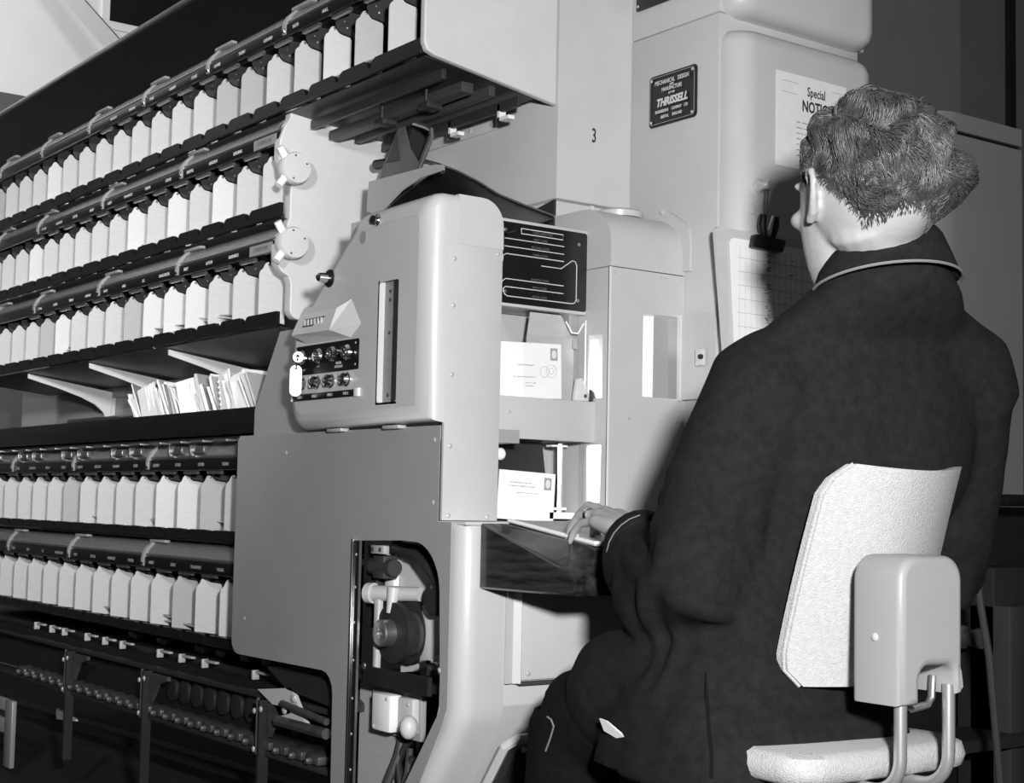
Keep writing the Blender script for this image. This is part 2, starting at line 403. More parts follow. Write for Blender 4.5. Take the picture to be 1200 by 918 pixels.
# ------------------------------------------------------------------ rack end panel with the two round knobs
t = thing('rack_end_panel', (-3.13, 1.7, 1.28), 'pale scalloped end panel carrying two round knobs', 'panel')
o_ = [(1.69, 1.282), (1.92, 1.36), (1.955, 1.40), (1.955, 1.79), (1.91, 1.80)]
o_ += [(1.68, 1.80)]+arc(1.655, 1.775, .022, 80, 170, 3)+[(1.632, 1.757)]+[(1.618, 1.735), (1.606, 1.70), (1.606, 1.655), (1.618, 1.630), (1.634, 1.618), (1.638, 1.60), (1.638, 1.52), (1.630, 1.497), (1.614, 1.478), (1.606, 1.45), (1.608, 1.41), (1.620, 1.392), (1.640, 1.382), (1.646, 1.365), (1.646, 1.31)]+arc(1.67, 1.306, .024, 180, 260, 4)
sheet('panel', o_, [], FX(-3.128), .03, 'cream', t, .003)
for z in (1.632, 1.376+.08):
    y = 1.634
    k = MB().lathe((-3.126, y, z), (1, 0, 0), [(0, .035), (.010, .038), (.03, .038), (.036, .035), (.037, .0)], 24).build('knob', 'cream', t)
    screws([(-3.089, y+.024, z+.012), (-3.089, y-.01, z-.026), (-3.089, y-.006, z+.028)], (1, 0, 0), .0025, k, 'pin', 'ink')
    for s in (1, -1):
        p = MB(); p.loft_tube([(-3.106, y-.024, z+s*.024), (-3.104, y-.040, z+s*.046)], .0095, 10).build('prong', 'white', k)

# ------------------------------------------------------------------ letter shelf between the racks
t = thing('letter_shelf', (-4, 1.62, 1.04), 'long black shelf carrying bundled letters between third and fourth racks', 'shelf')
MB().box(-5.75, -3.205, 1.612, 1.622, 1.018, 1.080, .003).build('front_rail', 'black', t)
MB().box(-5.75, -3.205, 1.622, 1.95, 1.018, 1.028).build('shelf_board', 'blackmatt', t)
MB().box(-5.9, -3.12, 1.945, 1.961, 1.0, 1.36).build('back_panel', 'paint2', t)
MB().box(-5.08, -3.12, 1.93, 1.945, 1.195, 1.30, .003).build('back_strip', 'paint2', t)
screws([(-4.20+.3*i, 1.929, 1.235) for i in range(4)], (0, -1, 0), .006, t)
for x in (-4.93, -4.38, -3.80):
    b = MB(); pts = [(1.64, 1.258), (1.93, 1.214), (1.93, 1.10)]+[(1.915, 1.115), (1.90, 1.145), (1.87, 1.170), (1.82, 1.192), (1.74, 1.217), (1.64, 1.243)]
    b.prism([(x, y, z) for y, z in pts], (-.006, 0, 0)); b.build('bracket', 'cream', t)
    MB().box(x-.028, x+.0, 1.925, 1.945, 1.03, 1.21, .004).build('upright', 'cream', t)
b = MB(); b.loft_tube([(-5.2, 1.88, 1.12), (-4.0, 1.88, 1.12)], .007, 8); b.build('rod', 'steel', t)
MB().prism([(-5.34, 1.93, 1.255), (-5.29, 1.93, 1.262), (-5.30, 1.93, 1.235), (-5.325, 1.93, 1.228)], (0, .004, 0)).build('chip', 'ink', t)
for i in range(17):   # spring clips and letter stops under the rail
    x = -3.25-.132*i
    MB().box(x-.042, x+.035, 1.600, 1.64, 1.0, 1.006, .002).build('stop_tab', 'steel', t)
    if i % 3 != 1: MB().box(x-.04, x+.03, 1.605, 1.62, .972, .992, .003).box(x-.045, x-.036, 1.60, 1.62, .966, .995, .002).build('stop_clip', 'rail', t)
MB().box(-5.75, -3.205, 1.63, 1.72, .955, 1.014).build('stop_backing', 'blackmatt', t)
# letters standing on the shelf
x = -3.98; i = 0
while x < -3.24:
    h = random.uniform(.110, .150); w_ = random.uniform(.14, .20); lean = random.uniform(-.40, -.16); rz = random.uniform(.10, .95)
    if i % 9 == 4: lean = random.uniform(-.75, -.5)
    m = ('paper', 'paper_b', 'paper', 'paper_b', 'paper', 'paper_c')[i % 6]; th_ = random.uniform(.0012, .0045)
    b = MB(); b.box(-th_, th_, 0, w_, 0, h, .0006, 1)
    o = b.build('letter', m, None, smooth=False); o.location = (x, 1.634+random.uniform(0, .012), 1.034); o.rotation_euler = (0, lean, rz)
    tag(o, 'letter standing on edge in the packed bundle on the black shelf', 'letter', 'letters on the shelf')
    x += random.uniform(.010, .022); i += 1
b = MB(); b.box(-.03, .03, -.002, .002, 0, .15)
for k in range(9): b.box(-.032, -.026, -.004, .004, .012+.015*k, .018+.015*k)
o = b.build('letter', 'paper', None, smooth=False); o.location = (-3.40, 1.632, 1.03); o.rotation_euler = (0, -.28, 0)
tag(o, 'white letter with a dark toothed edge near the right end of the shelf', 'letter')
for q, (x, w_, m, ry) in enumerate(((-3.86, .07, 'paper_b', -.35), (-3.62, .06, 'paper', -.25), (-3.33, .055, 'paper', -.3))):
    b = MB(); b.box(-w_/2, w_/2, -.0015, .0015, 0, .125, .0006, 1); o = b.build('letter', m, None, smooth=False)
    o.location = (x, 1.630+.004*(q % 2), 1.046); o.rotation_euler = (-.06, ry, random.uniform(.2, .6))
    tag(o, 'letter turned face out along the front of the bundle on the shelf', 'letter', 'face-out letters on the shelf')

# ------------------------------------------------------------------ conveyor under the racks
t = thing('conveyor', (-3.6, 1.62, 0), 'dark chain conveyor with small pale levers under the lowest rack', 'conveyor')
MB().box(-5.9, -2.85, 1.66, 1.9, .30, .43).build('trough', 'blackmatt', t)
MB().box(-5.9, -2.90, 1.70, 1.95, .43, .445).build('top_plate', 'darkgrey', t)
MB().box(-5.9, -2.80, 1.62, 1.64, .405, .418, .003).build('upper_rail', 'darkgrey', t)
MB().box(-5.9, -2.80, 1.60, 1.66, .285, .297, .003).build('lower_rail', 'darkgrey', t)
for i in range(26):
    x = -2.88-.075*i
    MB().prism([(x-.03, 1.60, .30), (x+.028, 1.60, .30), (x+.03, 1.60, .318), (x-.02, 1.60, .326)], (0, .04, 0), .003).build('chain_link', 'gun', t)
    MB().lathe((x, 1.598, .308), (0, -1, 0), [(0, .009), (.006, .009), (.012, .006), (.013, .0)], 8).build('roller', 'gun', t)
    if i < 12: MB().lathe((x-.01, 1.655, .365), (0, -1, 0), [(0, .03), (.01, .03), (.012, .018), (.013, .0)], 12).build('wheel', 'rubber', t)
for x in (-4.80, -4.66, -4.55, -4.36, -4.22, -4.09, -3.83, -3.69, -3.55, -3.27, -3.10):
    MB().box(x-.008, x+.060, 1.660, 1.672, .449, .455, .002).box(x-.011, x-.002, 1.654, 1.672, .434, .457, .002).build('lever', 'plate_b', t)
for x in (-3.48, -3.36, -3.62, -3.75, -4.0, -4.2):
    MB().box(x, x+.05, 1.72, 1.75, .455, .475, .005).build('block', 'gun', t)
for x in (-4.32, -3.76, -3.10):
    MB().box(x-.006, x+.004, 1.585, 1.61, .10, .41).build('post', 'blackmatt', t); MB().box(x-.010, x-.007, 1.583, 1.59, .29, .415).build('post_edge', 'gun', t)
    MB().prism([(x+.01, 1.60, .405), (x+.12, 1.60, .405), (x+.12, 1.60, .395), (x+.06, 1.60, .38), (x+.02, 1.60, .33)], (0, .01, 0)).build('gusset', 'gun', t)
    screws([(x-.02, 1.584, .385), (x+.012, 1.584, .392), (x-.018, 1.584, .30)], (0, -1, 0), .007, t)
MB().prism([(-3.14, 1.60, .43), (-2.98, 1.60, .45), (-2.93, 1.60, .40), (-2.90, 1.60, .375), (-3.0, 1.60, .36), (-3.05, 1.60, .40)], (0, .01, 0)).build('plate', 'cream', t)
screws([(-3.0, 1.597, .40), (-3.02, 1.597, .375), (-2.96, 1.597, .43)], (0, -1, 0), .010, t, 'bolt')
b = MB(); b.loft_tube([(-3.02, 1.59, .375), (-2.8, 1.59, .375)], .012, 8); b.loft_tube([(-3.0, 1.59, .415), (-2.8, 1.59, .40)], .008, 8); b.build('shaft', 'gun', t)
MB().prism([(-3.1, 1.60, .485), (-2.82, 1.60, .48), (-2.74, 1.60, .44), (-2.74, 1.60, .425), (-3.0, 1.60, .445)], (0, .12, 0)).build('guard', 'darkgrey', t)
MB().prism([(-5.9, 1.9, .08), (-3.4, 1.9, .13), (-3.4, 1.9, .10), (-5.9, 1.9, .05)], (0, .05, 0)).build('floor_beam', 'darkgrey', t)
t = thing('frame_stand', (-4.64, 1.55, 0), 'pale metal frame foot at the lower left corner', 'frame foot')
MB().box(-4.705, -4.640, 1.54, 1.555, .03, .232, .003).build('upright', 'bracket', t)
MB().box(-4.95, -4.705, 1.543, 1.555, .128, .172, .002).build('cross_bar', 'bracket', t)
MB().box(-4.95, -4.705, 1.543, 1.555, .195, .232, .002).build('cross_bar', 'bracket', t)
solo(MB().prism([(-4.836, 1.75, .141), (-4.841, 1.75, .176), (-4.67, 1.75, .160), (-4.67, 1.75, .155)], (.0, .01, 0)), 'paper_scrap', 'paper_c', 'small pale triangle of card under the conveyor', 'card')

# ------------------------------------------------------------------ machine body behind
t = thing('housing_block', (-2.8, 2.0, 0), 'tall light grey machine body behind the console marked with a 3', 'machine housing')
MB().box(-3.6, -2.53, 1.962, 2.9, 1.52, 2.6, .003).build('upper_box', 'paint', t)
MB().box(-3.2, -2.535, 1.965, 2.9, .9, 1.516, .002).build('lower_box', 'paint', t)
MB().box(-3.2, -2.75, 1.954, 1.962, 1.711, 2.3, .002).build('access_panel', 'paint', t)
screws([(-3.03, 1.953, 1.725), (-2.94, 1.953, 1.725), (-2.85, 1.953, 1.725), (-2.765, 1.953, 1.725), (-2.765, 1.953, 1.78)], (0, -1, 0), .005, t)
MB().box(-2.535, -2.529, 2.058, 2.066, 1.42, 1.516).build('joint_strip', 'cream', t)
text('numeral', '3', .045, FX(-2.5295, 2.063, 1.671), 'ink', t, sx=.62, bold=.0006)
MB().prism([(-2.70, 1.957, 1.485), (-2.532, 1.957, 1.517), (-2.532, 1.957, 1.455), (-2.60, 1.957, 1.46)], (0, .006, 0)).build('dark_bracket', 'darkgrey', t)
screws([(-2.58, 1.955, 1.488)], (0, -1, 0), .008, t, 'bolt')

# ------------------------------------------------------------------ tall control cabinet
t = thing('tall_cabinet', (-2.4, 2.4, 0), 'tall light grey cabinet with rounded corners and a black maker plate', 'cabinet')
def rcab(x0, x1, y0, y1, z0, z1, r, m, name, rt_=.0):
    b = MB(); prof_ = rrect(x0, x1, y0, y1, r, 8, (1, 1, 0, 0))
    rings = [[(x, y, z0) for x, y in prof_], [(x, y, z1-rt_) for x, y in prof_]]
    if rt_:
        for a in (30, 60, 90):
            d = rt_*(1-math.cos(math.radians(a))); h = rt_*math.sin(math.radians(a))
            rings.append([(min(x, x1-d) if x > x0+.1 else x, min(max(y, y0+0), y1-d), z1-rt_+h) for x, y in prof_])
    b.loft(rings); return b.build(name, m, t)
MB().box(-2.528, -2.249, 2.167, 2.60, 0, 1.90, .002).build('carcass', 'paint', t)
def door_panel(z0, z1, y1, name):
    b = MB(); rad = .055; prof_ = rrect(-2.30, -2.195, 2.172, y1, rad, 8, (1, 1, 0, 0))
    rings = []
    for a in (90, 60, 30, 0):
        d = .035*(1-math.cos(math.radians(a))); h = .035*math.sin(math.radians(a)); cx, cy = -2.30, (2.172+y1)/2
        rings.append([(cx+(x-cx)*(1-d/.105), cy+(y-cy)*(1-d/((y1-2.172)/2)), z0+.035-h) for x, y in prof_])
    rings += [[(x, y, z+z1-z0-.07) for (x, y, z) in r] for r in [rings[-1]]]
    for a in (30, 60, 90):
        d = .035*(1-math.cos(math.radians(a))); h = .035*math.sin(math.radians(a)); cx, cy = -2.30, (2.172+y1)/2
        rings.append([(cx+(x-cx)*(1-d/.105), cy+(y-cy)*(1-d/((y1-2.172)/2)), z1-.035+h) for x, y in prof_])
    b.loft(rings); return b.build(name, 'paint', t, ang=60)
door_panel(.25, 1.868, 2.61, 'door')
MB().box(-2.528, -2.249, 2.167, 2.62, 1.903, 2.6, .002).build('top_carcass', 'paint', t)
door_panel(1.895, 2.6, 2.62, 'top_door')
MB().box(-2.58, -2.262, 2.172, 2.57, 1.885, 1.91).build('gap_strip', 'paint2', t)
pl = sheet('maker_plate', rrect(-2.465, -2.313, 1.691, 1.806, .010), [], FY(2.1655), .003, 'black', t)
edge = rrect(-2.460, -2.318, 1.696, 1.801, .008)
sheet('plate_border', edge, [rrect(-2.4587, -2.3193, 1.6973, 1.7997, .007)], FY(2.1622), .0006, 'tag', pl)
def pt(bd, z, s, sx=1, bold=.0002, shear=0, space=1.): text('lettering', bd, s, FY(2.1618, -2.389, z), 'label', pl, bold=bold, shear=shear, sx=sx, space=space)
pt('MECHANICAL   DESIGN', 1.786, .0135, .76)
pt('AND', 1.7775, .006); pt('MANUFACTURE', 1.769, .0125, .72); pt('BY THE', 1.7585, .006)
pt('THRISSELL', 1.741, .0235, .92, .0011, .28)
pt('ENGINEERING     COMPANY    LTD', 1.722, .0092, .72); pt('BRISTOL      ENGLAND', 1.709, .0092, .72)
screws([(x, 2.162, z) for x in (-2.454, -2.324) for z in (1.702, 1.795)], (0, -1, 0), .0035, pl)
u = MB().box(-2.508, -2.376, 2.160, 2.166, 1.965, 2.10, .002).build('upper_plate', 'black', t)
screws([(-2.50, 2.159, 1.975), (-2.50, 2.159, 2.0)], (0, -1, 0), .0035, u)
screws([(-2.435, 2.166, 1.952)], (0, -1, 0), .004, t)

# notice
t = thing('notice', (-2.19, 2.39, 1.68), 'white printed sheet headed Special NOTICE stuck on the cabinet door', 'notice')
MB().box(-2.1945, -2.1933, 2.281, 2.498, 1.584, 1.787).build('sheet', 'paper_b', t)
xn = -2.1930
text('heading', 'Special', .029, FX(xn, 2.403, 1.755), 'ink', t, sx=.72, bold=.0004)
text('heading', 'NOTICE', .034, FX(xn, 2.405, 1.722), 'ink', t, sx=.74, bold=.0009)
for k in range(7):
    b = MB(); y = 2.342
    while y < 2.47:
        L = random.uniform(.006, .02); b.box(xn, xn+.0002, y, min(y+L, 2.475), 1.684-.012*k, 1.6865-.012*k); y += L+.004
    b.build('text_line', 'inkgrey', t)
for z in (1.768, 1.744):
    MB().box(xn, xn+.0002, 2.296, 2.345, z, z+.001).build('rule', 'inkgrey', t)
    MB().box(xn, xn+.0002, 2.452, 2.488, z, z+.001).build('rule', 'inkgrey', t)
# hook, bulldog clip, clipboard
t = thing('hook', (-2.19, 2.235, 1.5), 'small chrome hook on the cabinet door', 'hook')
MB().lathe((-2.196, 2.232, 1.530), (1, 0, 0), [(0, .017), (.004, .017), (.006, .012), (.02, .008), (.03, .011), (.034, .008), (.035, 0)], 14).build('boss', 'screw', t)
MB().lathe((-2.196, 2.215, 1.480), (1, 0, 0), [(0, .012), (.004, .011), (.006, 0)], 12).build('lower_boss', 'plate', t)
b = MB(); b.loft_tube([(-2.172, 2.230, 1.530), (-2.172, 2.226, 1.49), (-2.168, 2.222, 1.462), (-2.168, 2.226, 1.458), (-2.170, 2.232, 1.49), (-2.172, 2.238, 1.530)], .0016, 6); b.build('wire', 'chrome', t)
t = thing('bulldog_clip', (-2.17, 2.225, 1.40), 'black bulldog clip hanging from the hook and gripping the clipboard', 'clip')
MB().prism([(-2.172, 2.179, 1.392), (-2.172, 2.265, 1.390), (-2.172, 2.275, 1.418), (-2.172, 2.186, 1.420)], (.018, 0, 0), .004).build('jaws', 'black', t)
for s_ in (-1, 1):
    b = MB(); b.loft_tube([(-2.160, 2.224+s_*.012, 1.416), (-2.158, 2.224+s_*.019, 1.442), (-2.156, 2.224+s_*.018, 1.462)], [.007, .009, .008], 10); b.build('finger_loop', 'black', t)
b = MB(); b.loft_tube([(-2.149, 2.216, 1.420), (-2.147, 2.221, 1.444), (-2.149, 2.228, 1.460)], .004, 8); b.build('spring', 'chrome', t)
t = thing('clipboard', (-2.18, 2.25, 1.2), 'grey clipboard with a ruled form hanging beside the operator', 'clipboard')
sheet('board', [(2.130, 1.13), (2.40, 1.13), (2.385, 1.428)]+[(2.105, 1.428), (2.098, 1.424), (2.096, 1.415)], [], FX(-2.180), .008, 'paper_c', t)
sheet('form', [(2.150, 1.14), (2.39, 1.14), (2.376, 1.409), (2.142, 1.409), (2.134, 1.404), (2.131, 1.395)], [], FX(-2.1755), .0008, 'paper', t)
b = MB()
for k in range(9): b.box(-2.1752, -2.1750, 2.155, 2.375, 1.370-.028*k, 1.3707-.028*k)
for k in range(13): b.box(-2.1752, -2.1750, 2.160+.0165*k, 2.1604+.0165*k, 1.15, 1.395)
b.build('ruling', 'inkgrey', t)
b = MB()
for k in range(60):
    y, z = 2.235+random.choice((0, .065))+random.uniform(-.006, .01), random.uniform(1.2, 1.385); b.box(-2.1751, -2.1749, y, y+.009, z, z+.0016)
b.build('writing', 'inkgrey', t)

# ------------------------------------------------------------------ coding desk machine (console)
t = thing('console', (-2.7, 1.7, 0), 'large grey console housing with an open side hatch onto the drive', 'machine console')
hole = [(-2.630, .783), (-2.475, .788)]+arc(-2.43, .693, .095, 90, 5, 8)[1:]+[(-2.325, .485), (-2.335, .47), (-2.44, .330), (-2.62, .09), (-2.63, .09)]
outer = [(-3.19, .535)]+arc(-3.155, .545, .035, 180, 270, 4)[1:]+[(-2.80, .512)]+arc(-2.765, .467, .045, 90, 0, 4)+[(-2.705, .0), (-2.62, .0), (-2.30, .40)]
outer = [(-3.19, .545)]+arc(-3.155, .545, .035, 180, 270, 4)[1:]+[(-2.79, .512)]+arc(-2.765, .467, .045, 90, 0, 4)+[(-2.712, .0), (-2.645, .0), (-2.32, .473), (-2.30, .50), (-2.30, .826), (-2.36, .826), (-2.36, 1.006), (-3.18, 1.006), (-3.19, .996)]
outer = outer[:outer.index((-2.712, .0))+1]+[(-2.60, .0), (-2.318, .455), (-2.302, .49), (-2.302, .826), (-2.346, .826), (-2.346, 1.006), (-3.18, 1.006), (-3.19, .996)]
sheet('side_cover', outer, [hole], FY(1.5555), .0012, 'paint2', t)
MB().box(-2.650, -2.645, 1.549, 1.555, .09, .786, .001).build('hinge_pin', 'chrome', t)
MB().box(-2.644, -2.623, 1.552, 1.556, .09, .783, .001).build('hatch_hinge', 'black', t)
MB().box(-2.6225, -2.620, 1.551, 1.556, .09, .783).build('hinge_edge', 'steel', t)
screws([(-2.633, 1.5515, z) for z in (.755, .69, .62, .545, .47, .40, .33)], (0, -1, 0), .003, t)
screws([(-2.656, 1.557, z) for z in (.75, .67, .59, .51, .43, .35)], (0, -1, 0), .0018, t, 'hole', 'ink')
# rim of the hatch
b = MB(); pts3 = [(x, 1.561, z) for x, z in hole]; b.loft_tube(pts3[1:13], .004, 6); b.build('hatch_rim', 'blackmatt', t)
# front leg: rounded corner wrapping from the side to the front, sloping back at the foot
prof_c = [(-2.304, 1.557)]+[( -2.301+.036*math.sin(a), 1.593-.036*math.cos(a)) for a in [PI/2*k/8 for k in range(9)]]+[(-2.265, 1.640), (-2.265, 1.655)]
def sect(dx, z): return [(x+dx, y, z) for x, y in prof_c]
b = MB(); zz = [(-.34, .0), (-.012, .455), (0, .49), (0, .81), (-.004, .822), (-.012, .827)]
b.loft([sect(dx, z)+[(-2.33+dx, 1.655, z), (-2.33+dx, 1.557, z)] for dx, z in zz]); b.build('front_leg', 'paint', t)
MB().prism([(-2.275, 1.654, .824), (-2.275, 1.654, .49), (-2.615, 1.654, .02), (-2.68, 1.654, .02), (-2.32, 1.654, .55), (-2.32, 1.654, .824)], (0, .51, 0), .003).build('front_plate', 'paint', t)
MB().box(-2.40, -2.24, 1.676, 2.3, .540, .694).build('knee_recess', 'paint', t) if False else None
MB().box(-2.279, -2.267, 1.690, 2.162, .536, .79, .002).build('knee_panel', 'paint', t)
MB().loft([[( -2.275, 1.656, z), (-2.260, 1.658, z), (-2.262, 1.672, z), (-2.252, 1.684, z), (-2.267, 1.696, z), (-2.275, 1.696, z)] for z in (.532, .80)]).build('panel_trim', 'paint', t)
MB().box(-2.278, -2.262, 1.69, 2.162, .527, .5335).build('panel_sill', 'hanger', t)
screws([(-2.266, 1.712, .548)], (1, 0, 0), .005, t)
screws([(-2.33, 1.5565, .555), (-2.365, 1.5565, .979), (-2.365, 1.5565, .862), (-2.953, 1.5565, .964), (-3.128, 1.5565, .592)], (0, -1, 0), .0055, t)
# kick panel
b = MB(); k0 = [(-2.285, 1.69, .420), (-2.285, 2.16, .420), (-2.57, 2.16, .03), (-2.57, 1.69, .03)]
b.prism(k0, (.016, 0, -.012)); b.build('kick_panel', 'darkgrey', t)
b = MB(); b.loft_tube([(-2.553, 1.676, .05), (-2.285, 1.676, .414), (-2.269, 1.692, .428), (-2.269, 2.16, .428)], .010, 8); b.build('kick_trim', 'paint', t)
screws([(-2.270, 1.708, .408)], (1, 0, 0), .006, t)
# body plates of the upper console
MB().box(-3.18, -2.36, 1.565, 1.75, .98, 1.006).build('cover_top', 'paint2', t)
MB().prism([(-3.20, 1.60, 1.0), (-3.20, 1.60, 1.07), (-3.085, 1.60, 1.245), (-2.80, 1.60, 1.245), (-2.80, 1.60, 1.0)], (0, .012, 0)).build('back_plate', 'paint2', t)
MB().box(-2.352, -2.343, 1.562, 1.689, .829, 1.352, .0015).build('front_strip', 'paint', t)
MB().box(-2.60, -2.352, 1.60, 1.689, .829, 1.40).build('strip_core', 'paint2', t)
screws([(-2.3425, 1.576, z) for z in (1.322, 1.233, 1.102, .968, .838)]+[(-2.3425, 1.677, 1.342), (-2.3425, 1.665, .836), (-2.262, 1.66, .831)], (1, 0, 0), .005, t)
MB().box(-2.56, -2.262, 1.56, 2.164, .822, .828, .001).build('base_ledge', 'paint', t)

# drive inside the hatch (part of the console)
MB().box(-2.78, -2.36, 1.80, 1.81, .06, .81).build('drive_backing', 'hanger', t)
MB().prism([(-2.655, 1.668, .750), (-2.585, 1.668, .762), (-2.52, 1.668, .715), (-2.495, 1.668, .66), (-2.495, 1.668, .535), (-2.640, 1.668, .515)], (0, .01, 0)).build('side_plate', 'cream', t)
MB().box(-2.690, -2.655, 1.655, 1.67, .62, .755, .002).build('white_strip', 'white', t)
MB().box(-2.74, -2.70, 1.64, 1.67, .60, .77, .003).build('casting', 'darkgrey', t)
MB().lathe((-2.572, 1.665, .602), (0, -1, 0), [(0, .046), (.012, .050), (.014, .062), (.026, .062), (.030, .040), (.044, .040), (.048, .060), (.062, .060), (.066, .030)], 36).build('pulley', 'rubber', t)
MB().lathe((-2.575, 1.601, .602), (0, -1, 0), [(0, .027), (.024, .027), (.027, .024), (.027, .010), (.022, .009), (.022, 0)], 28).build('pulley_hub', 'steel', t)
MB().lathe((-2.545, 1.632, .602), (0, -1, 0), [(0, .043), (.008, .043), (.0085, .040)], 32).build('pulley_flange', 'gun', t)
MB().lathe((-2.520, 1.667, .600), (0, -1, 0), [(0, .062), (.014, .062), (.024, .046), (.025, 0)], 28).build('gear_case', 'plate', t)
screws([(-2.490, 1.650, .650), (-2.475, 1.648, .60), (-2.492, 1.650, .555)], (0, -1, 0), .006, t, 'bolt')
MB().lathe((-2.432, 1.622, .678), (0, -1, 0), [(0, .033), (.016, .033), (.020, .028), (.021, 0)], 28).build('black_disc', 'rubber', t)
screws([(-2.432, 1.600, .700)], (0, -1, 0), .004, t, 'bolt', 'gun')
MB().box(-2.448, -2.430, 1.64, 1.66, .52, .66, .002).build('pillar', 'cream', t)
b = MB(); b.loft_tube([(-2.655, 1.602, .676), (-2.530, 1.640, .680)], [.0165, .014], 16); b.loft_tube([(-2.662, 1.599, .676), (-2.648, 1.604, .676)], [.021, .021], 16); b.build('cam_shaft', 'plate', t)
b = MB(); b.loft_tube([(-2.585, 1.612, .690), (-2.585, 1.606, .640)], [.013, .009], 12); b.build('cam_follower', 'plate', t)
MB().prism([(-2.640, 1.600, .668), (-2.622, 1.600, .668), (-2.628, 1.600, .510), (-2.640, 1.600, .510)], (0, .012, 0), .002).build('lever_arm', 'plate', t)
b = MB(); b.box(-2.675, -2.632, 1.615, 1.65, .705, .752, .003); b.cyl((-2.692, 1.63, .728), (-2.612, 1.63, .728), .0175); b.build('motor_block', 'hanger', t)
MB().box(-2.655, -2.605, 1.598, 1.612, .756, .774, .002).build('top_bracket', 'plate_b', t)
screws([(-2.645, 1.597, .765), (-2.617, 1.597, .765)], (0, -1, 0), .005, t, 'bolt', 'gun')
b = MB(); b.loft_tube([(-2.60, 1.63, .775), (-2.52, 1.625, .762), (-2.455, 1.615, .730), (-2.40, 1.61, .690)], [.018, .016, .014, .010], 10); b.build('hose', 'rubber', t)
MB().box(-2.72, -2.36, 1.60, 1.79, .500, .512).box(-2.66, -2.42, 1.590, 1.60, .495, .53).build('cross_shelf', 'blackmatt', t)
MB().lathe((-2.425, 1.630, .548), (0, -1, 0), [(0, .018), (.010, .024), (.018, .022), (.020, .011), (.036, .011), (.038, .016), (.048, .014), (.049, 0)], 20).build('adjuster', 'chrome', t)
screws([(-2.655, 1.59, .530)], (0, -1, 0), .007, t, 'bolt', 'steel')
MB().box(-2.76, -2.615, 1.645, 1.655, .06, .50).build('mount_board', 'plate_b', t)
MB().box(-2.690, -2.505, 1.632, 1.645, .395, .49, .002).build('mount_plate', 'paint2', t)
MB().box(-2.640, -2.570, 1.600, 1.632, .405, .480, .006).build('junction_box', 'white', t)
MB().box(-2.564, -2.510, 1.615, 1.632, .410, .478, .004).build('terminal_block', 'cream', t)
screws([(-2.628, 1.599, .413), (-2.580, 1.599, .472), (-2.555, 1.614, .418), (-2.525, 1.614, .466)], (0, -1, 0), .0045, t)
MB().ell((-2.490, 1.595, .428), .018, .018, .023, n=3).build('bulb_knob', 'cream', t)
rc = random.Random(11)
for k in range(7):
    x = -2.58+.02*k; b = MB()
    b.loft_tube([(x+rc.uniform(-.01, .01), 1.64-.004*k, .40-.012*k)]+[(x-.012*q+rc.uniform(-.022, .022), 1.615+rc.uniform(-.012, .015), .36-.012*k-.05*q) for q in range(6)], rc.uniform(.006, .010), 8); b.build('cable', 'rubber' if k % 2 else 'hanger', t)

# ------------------------------------------------------------------ control hood
t = thing('control_hood', (-2.6, 1.6, 1.01), 'bulging light grey control hood with lamps, switches and a sight slot', 'control unit')
YH = 1.522
ol = [(-2.345, 1.012), (-2.345, 1.425)]+arc(-2.365, 1.428, .020, 0, 90, 4)+[(-2.60, 1.444)]+arc(-2.605, 1.424, .02, 100, 150, 3)+[(-2.886, 1.225), (-2.893, 1.20), (-2.893, 1.055)]+arc(-2.85, 1.052, .043, 180, 270, 5)
slot = rrect(-2.523, -2.452, 1.053, 1.290, .006)
def inset(poly, d):
    c = []; n = len(poly)
    for i in range(n):
        p0, p1, p2 = V(poly[i-1]), V(poly[i]), V(poly[(i+1) % n])
        e1 = (p1-p0).normalized(); e2 = (p2-p1).normalized(); nn = (V((-e1.y, e1.x))+V((-e2.y, e2.x)))
        nn.normalize(); c.append(p1+nn*d/max(.5, nn.dot(V((-e1.y, e1.x)))))
    return c
def insetx(poly, d, r=1.0):
    cx, cz = -2.64, 1.2
    return [(cx+(x-cx)*(1-d/.27), cz+(z-cz)*(1-d/.215)) for x, z in poly]
b = MB(); rings = []
for a in (0, 22, 45, 67, 90):
    r_ = .036; dd = r_*(1-math.cos(math.radians(a))); hh = r_*math.sin(math.radians(a))
    rings.append([(x, YH+r_-hh, z) for x, z in insetx(ol, dd)])
rings = [[(x, 1.60, z) for x, z in ol]]+rings
for ra, rb in zip(rings, rings[1:]):
    va = [b.bm.verts.new(p) for p in ra]; vb = [b.bm.verts.new(p) for p in rb]; n = len(va)
    for k in range(n): b.bm.faces.new((va[k], va[(k+1) % n], vb[(k+1) % n], vb[k]))
bmesh.ops.remove_doubles(b.bm, verts=b.bm.verts[:], dist=1e-5)
hb = b.build('hood_shell', 'hood', t, ang=60)
sheet('hood_face', insetx(ol, .0362), [slot], FY(YH), .003, 'hood', t)
MB().box(-2.528, -2.447, YH+.013, YH+.017, 1.047, 1.296).build('slot_back', 'tagmid', t)
MB().box(-2.527, -2.5225, YH, YH+.013, 1.05, 1.293).box(-2.525, -2.45, YH, YH+.013, 1.049, 1.053).build('slot_wall', 'cream', t)
MB().box(-2.483, -2.479, YH+.010, YH+.013, 1.05, 1.293).box(-2.474, -2.451, YH+.004, YH+.013, 1.05, 1.293).build('slot_guide', 'darkgrey', t)
screws([(-2.502, YH+.0125, z) for z in (1.272, 1.255, 1.19, 1.068)], (0, -1, 0), .004, t, 'screw', 'hanger')
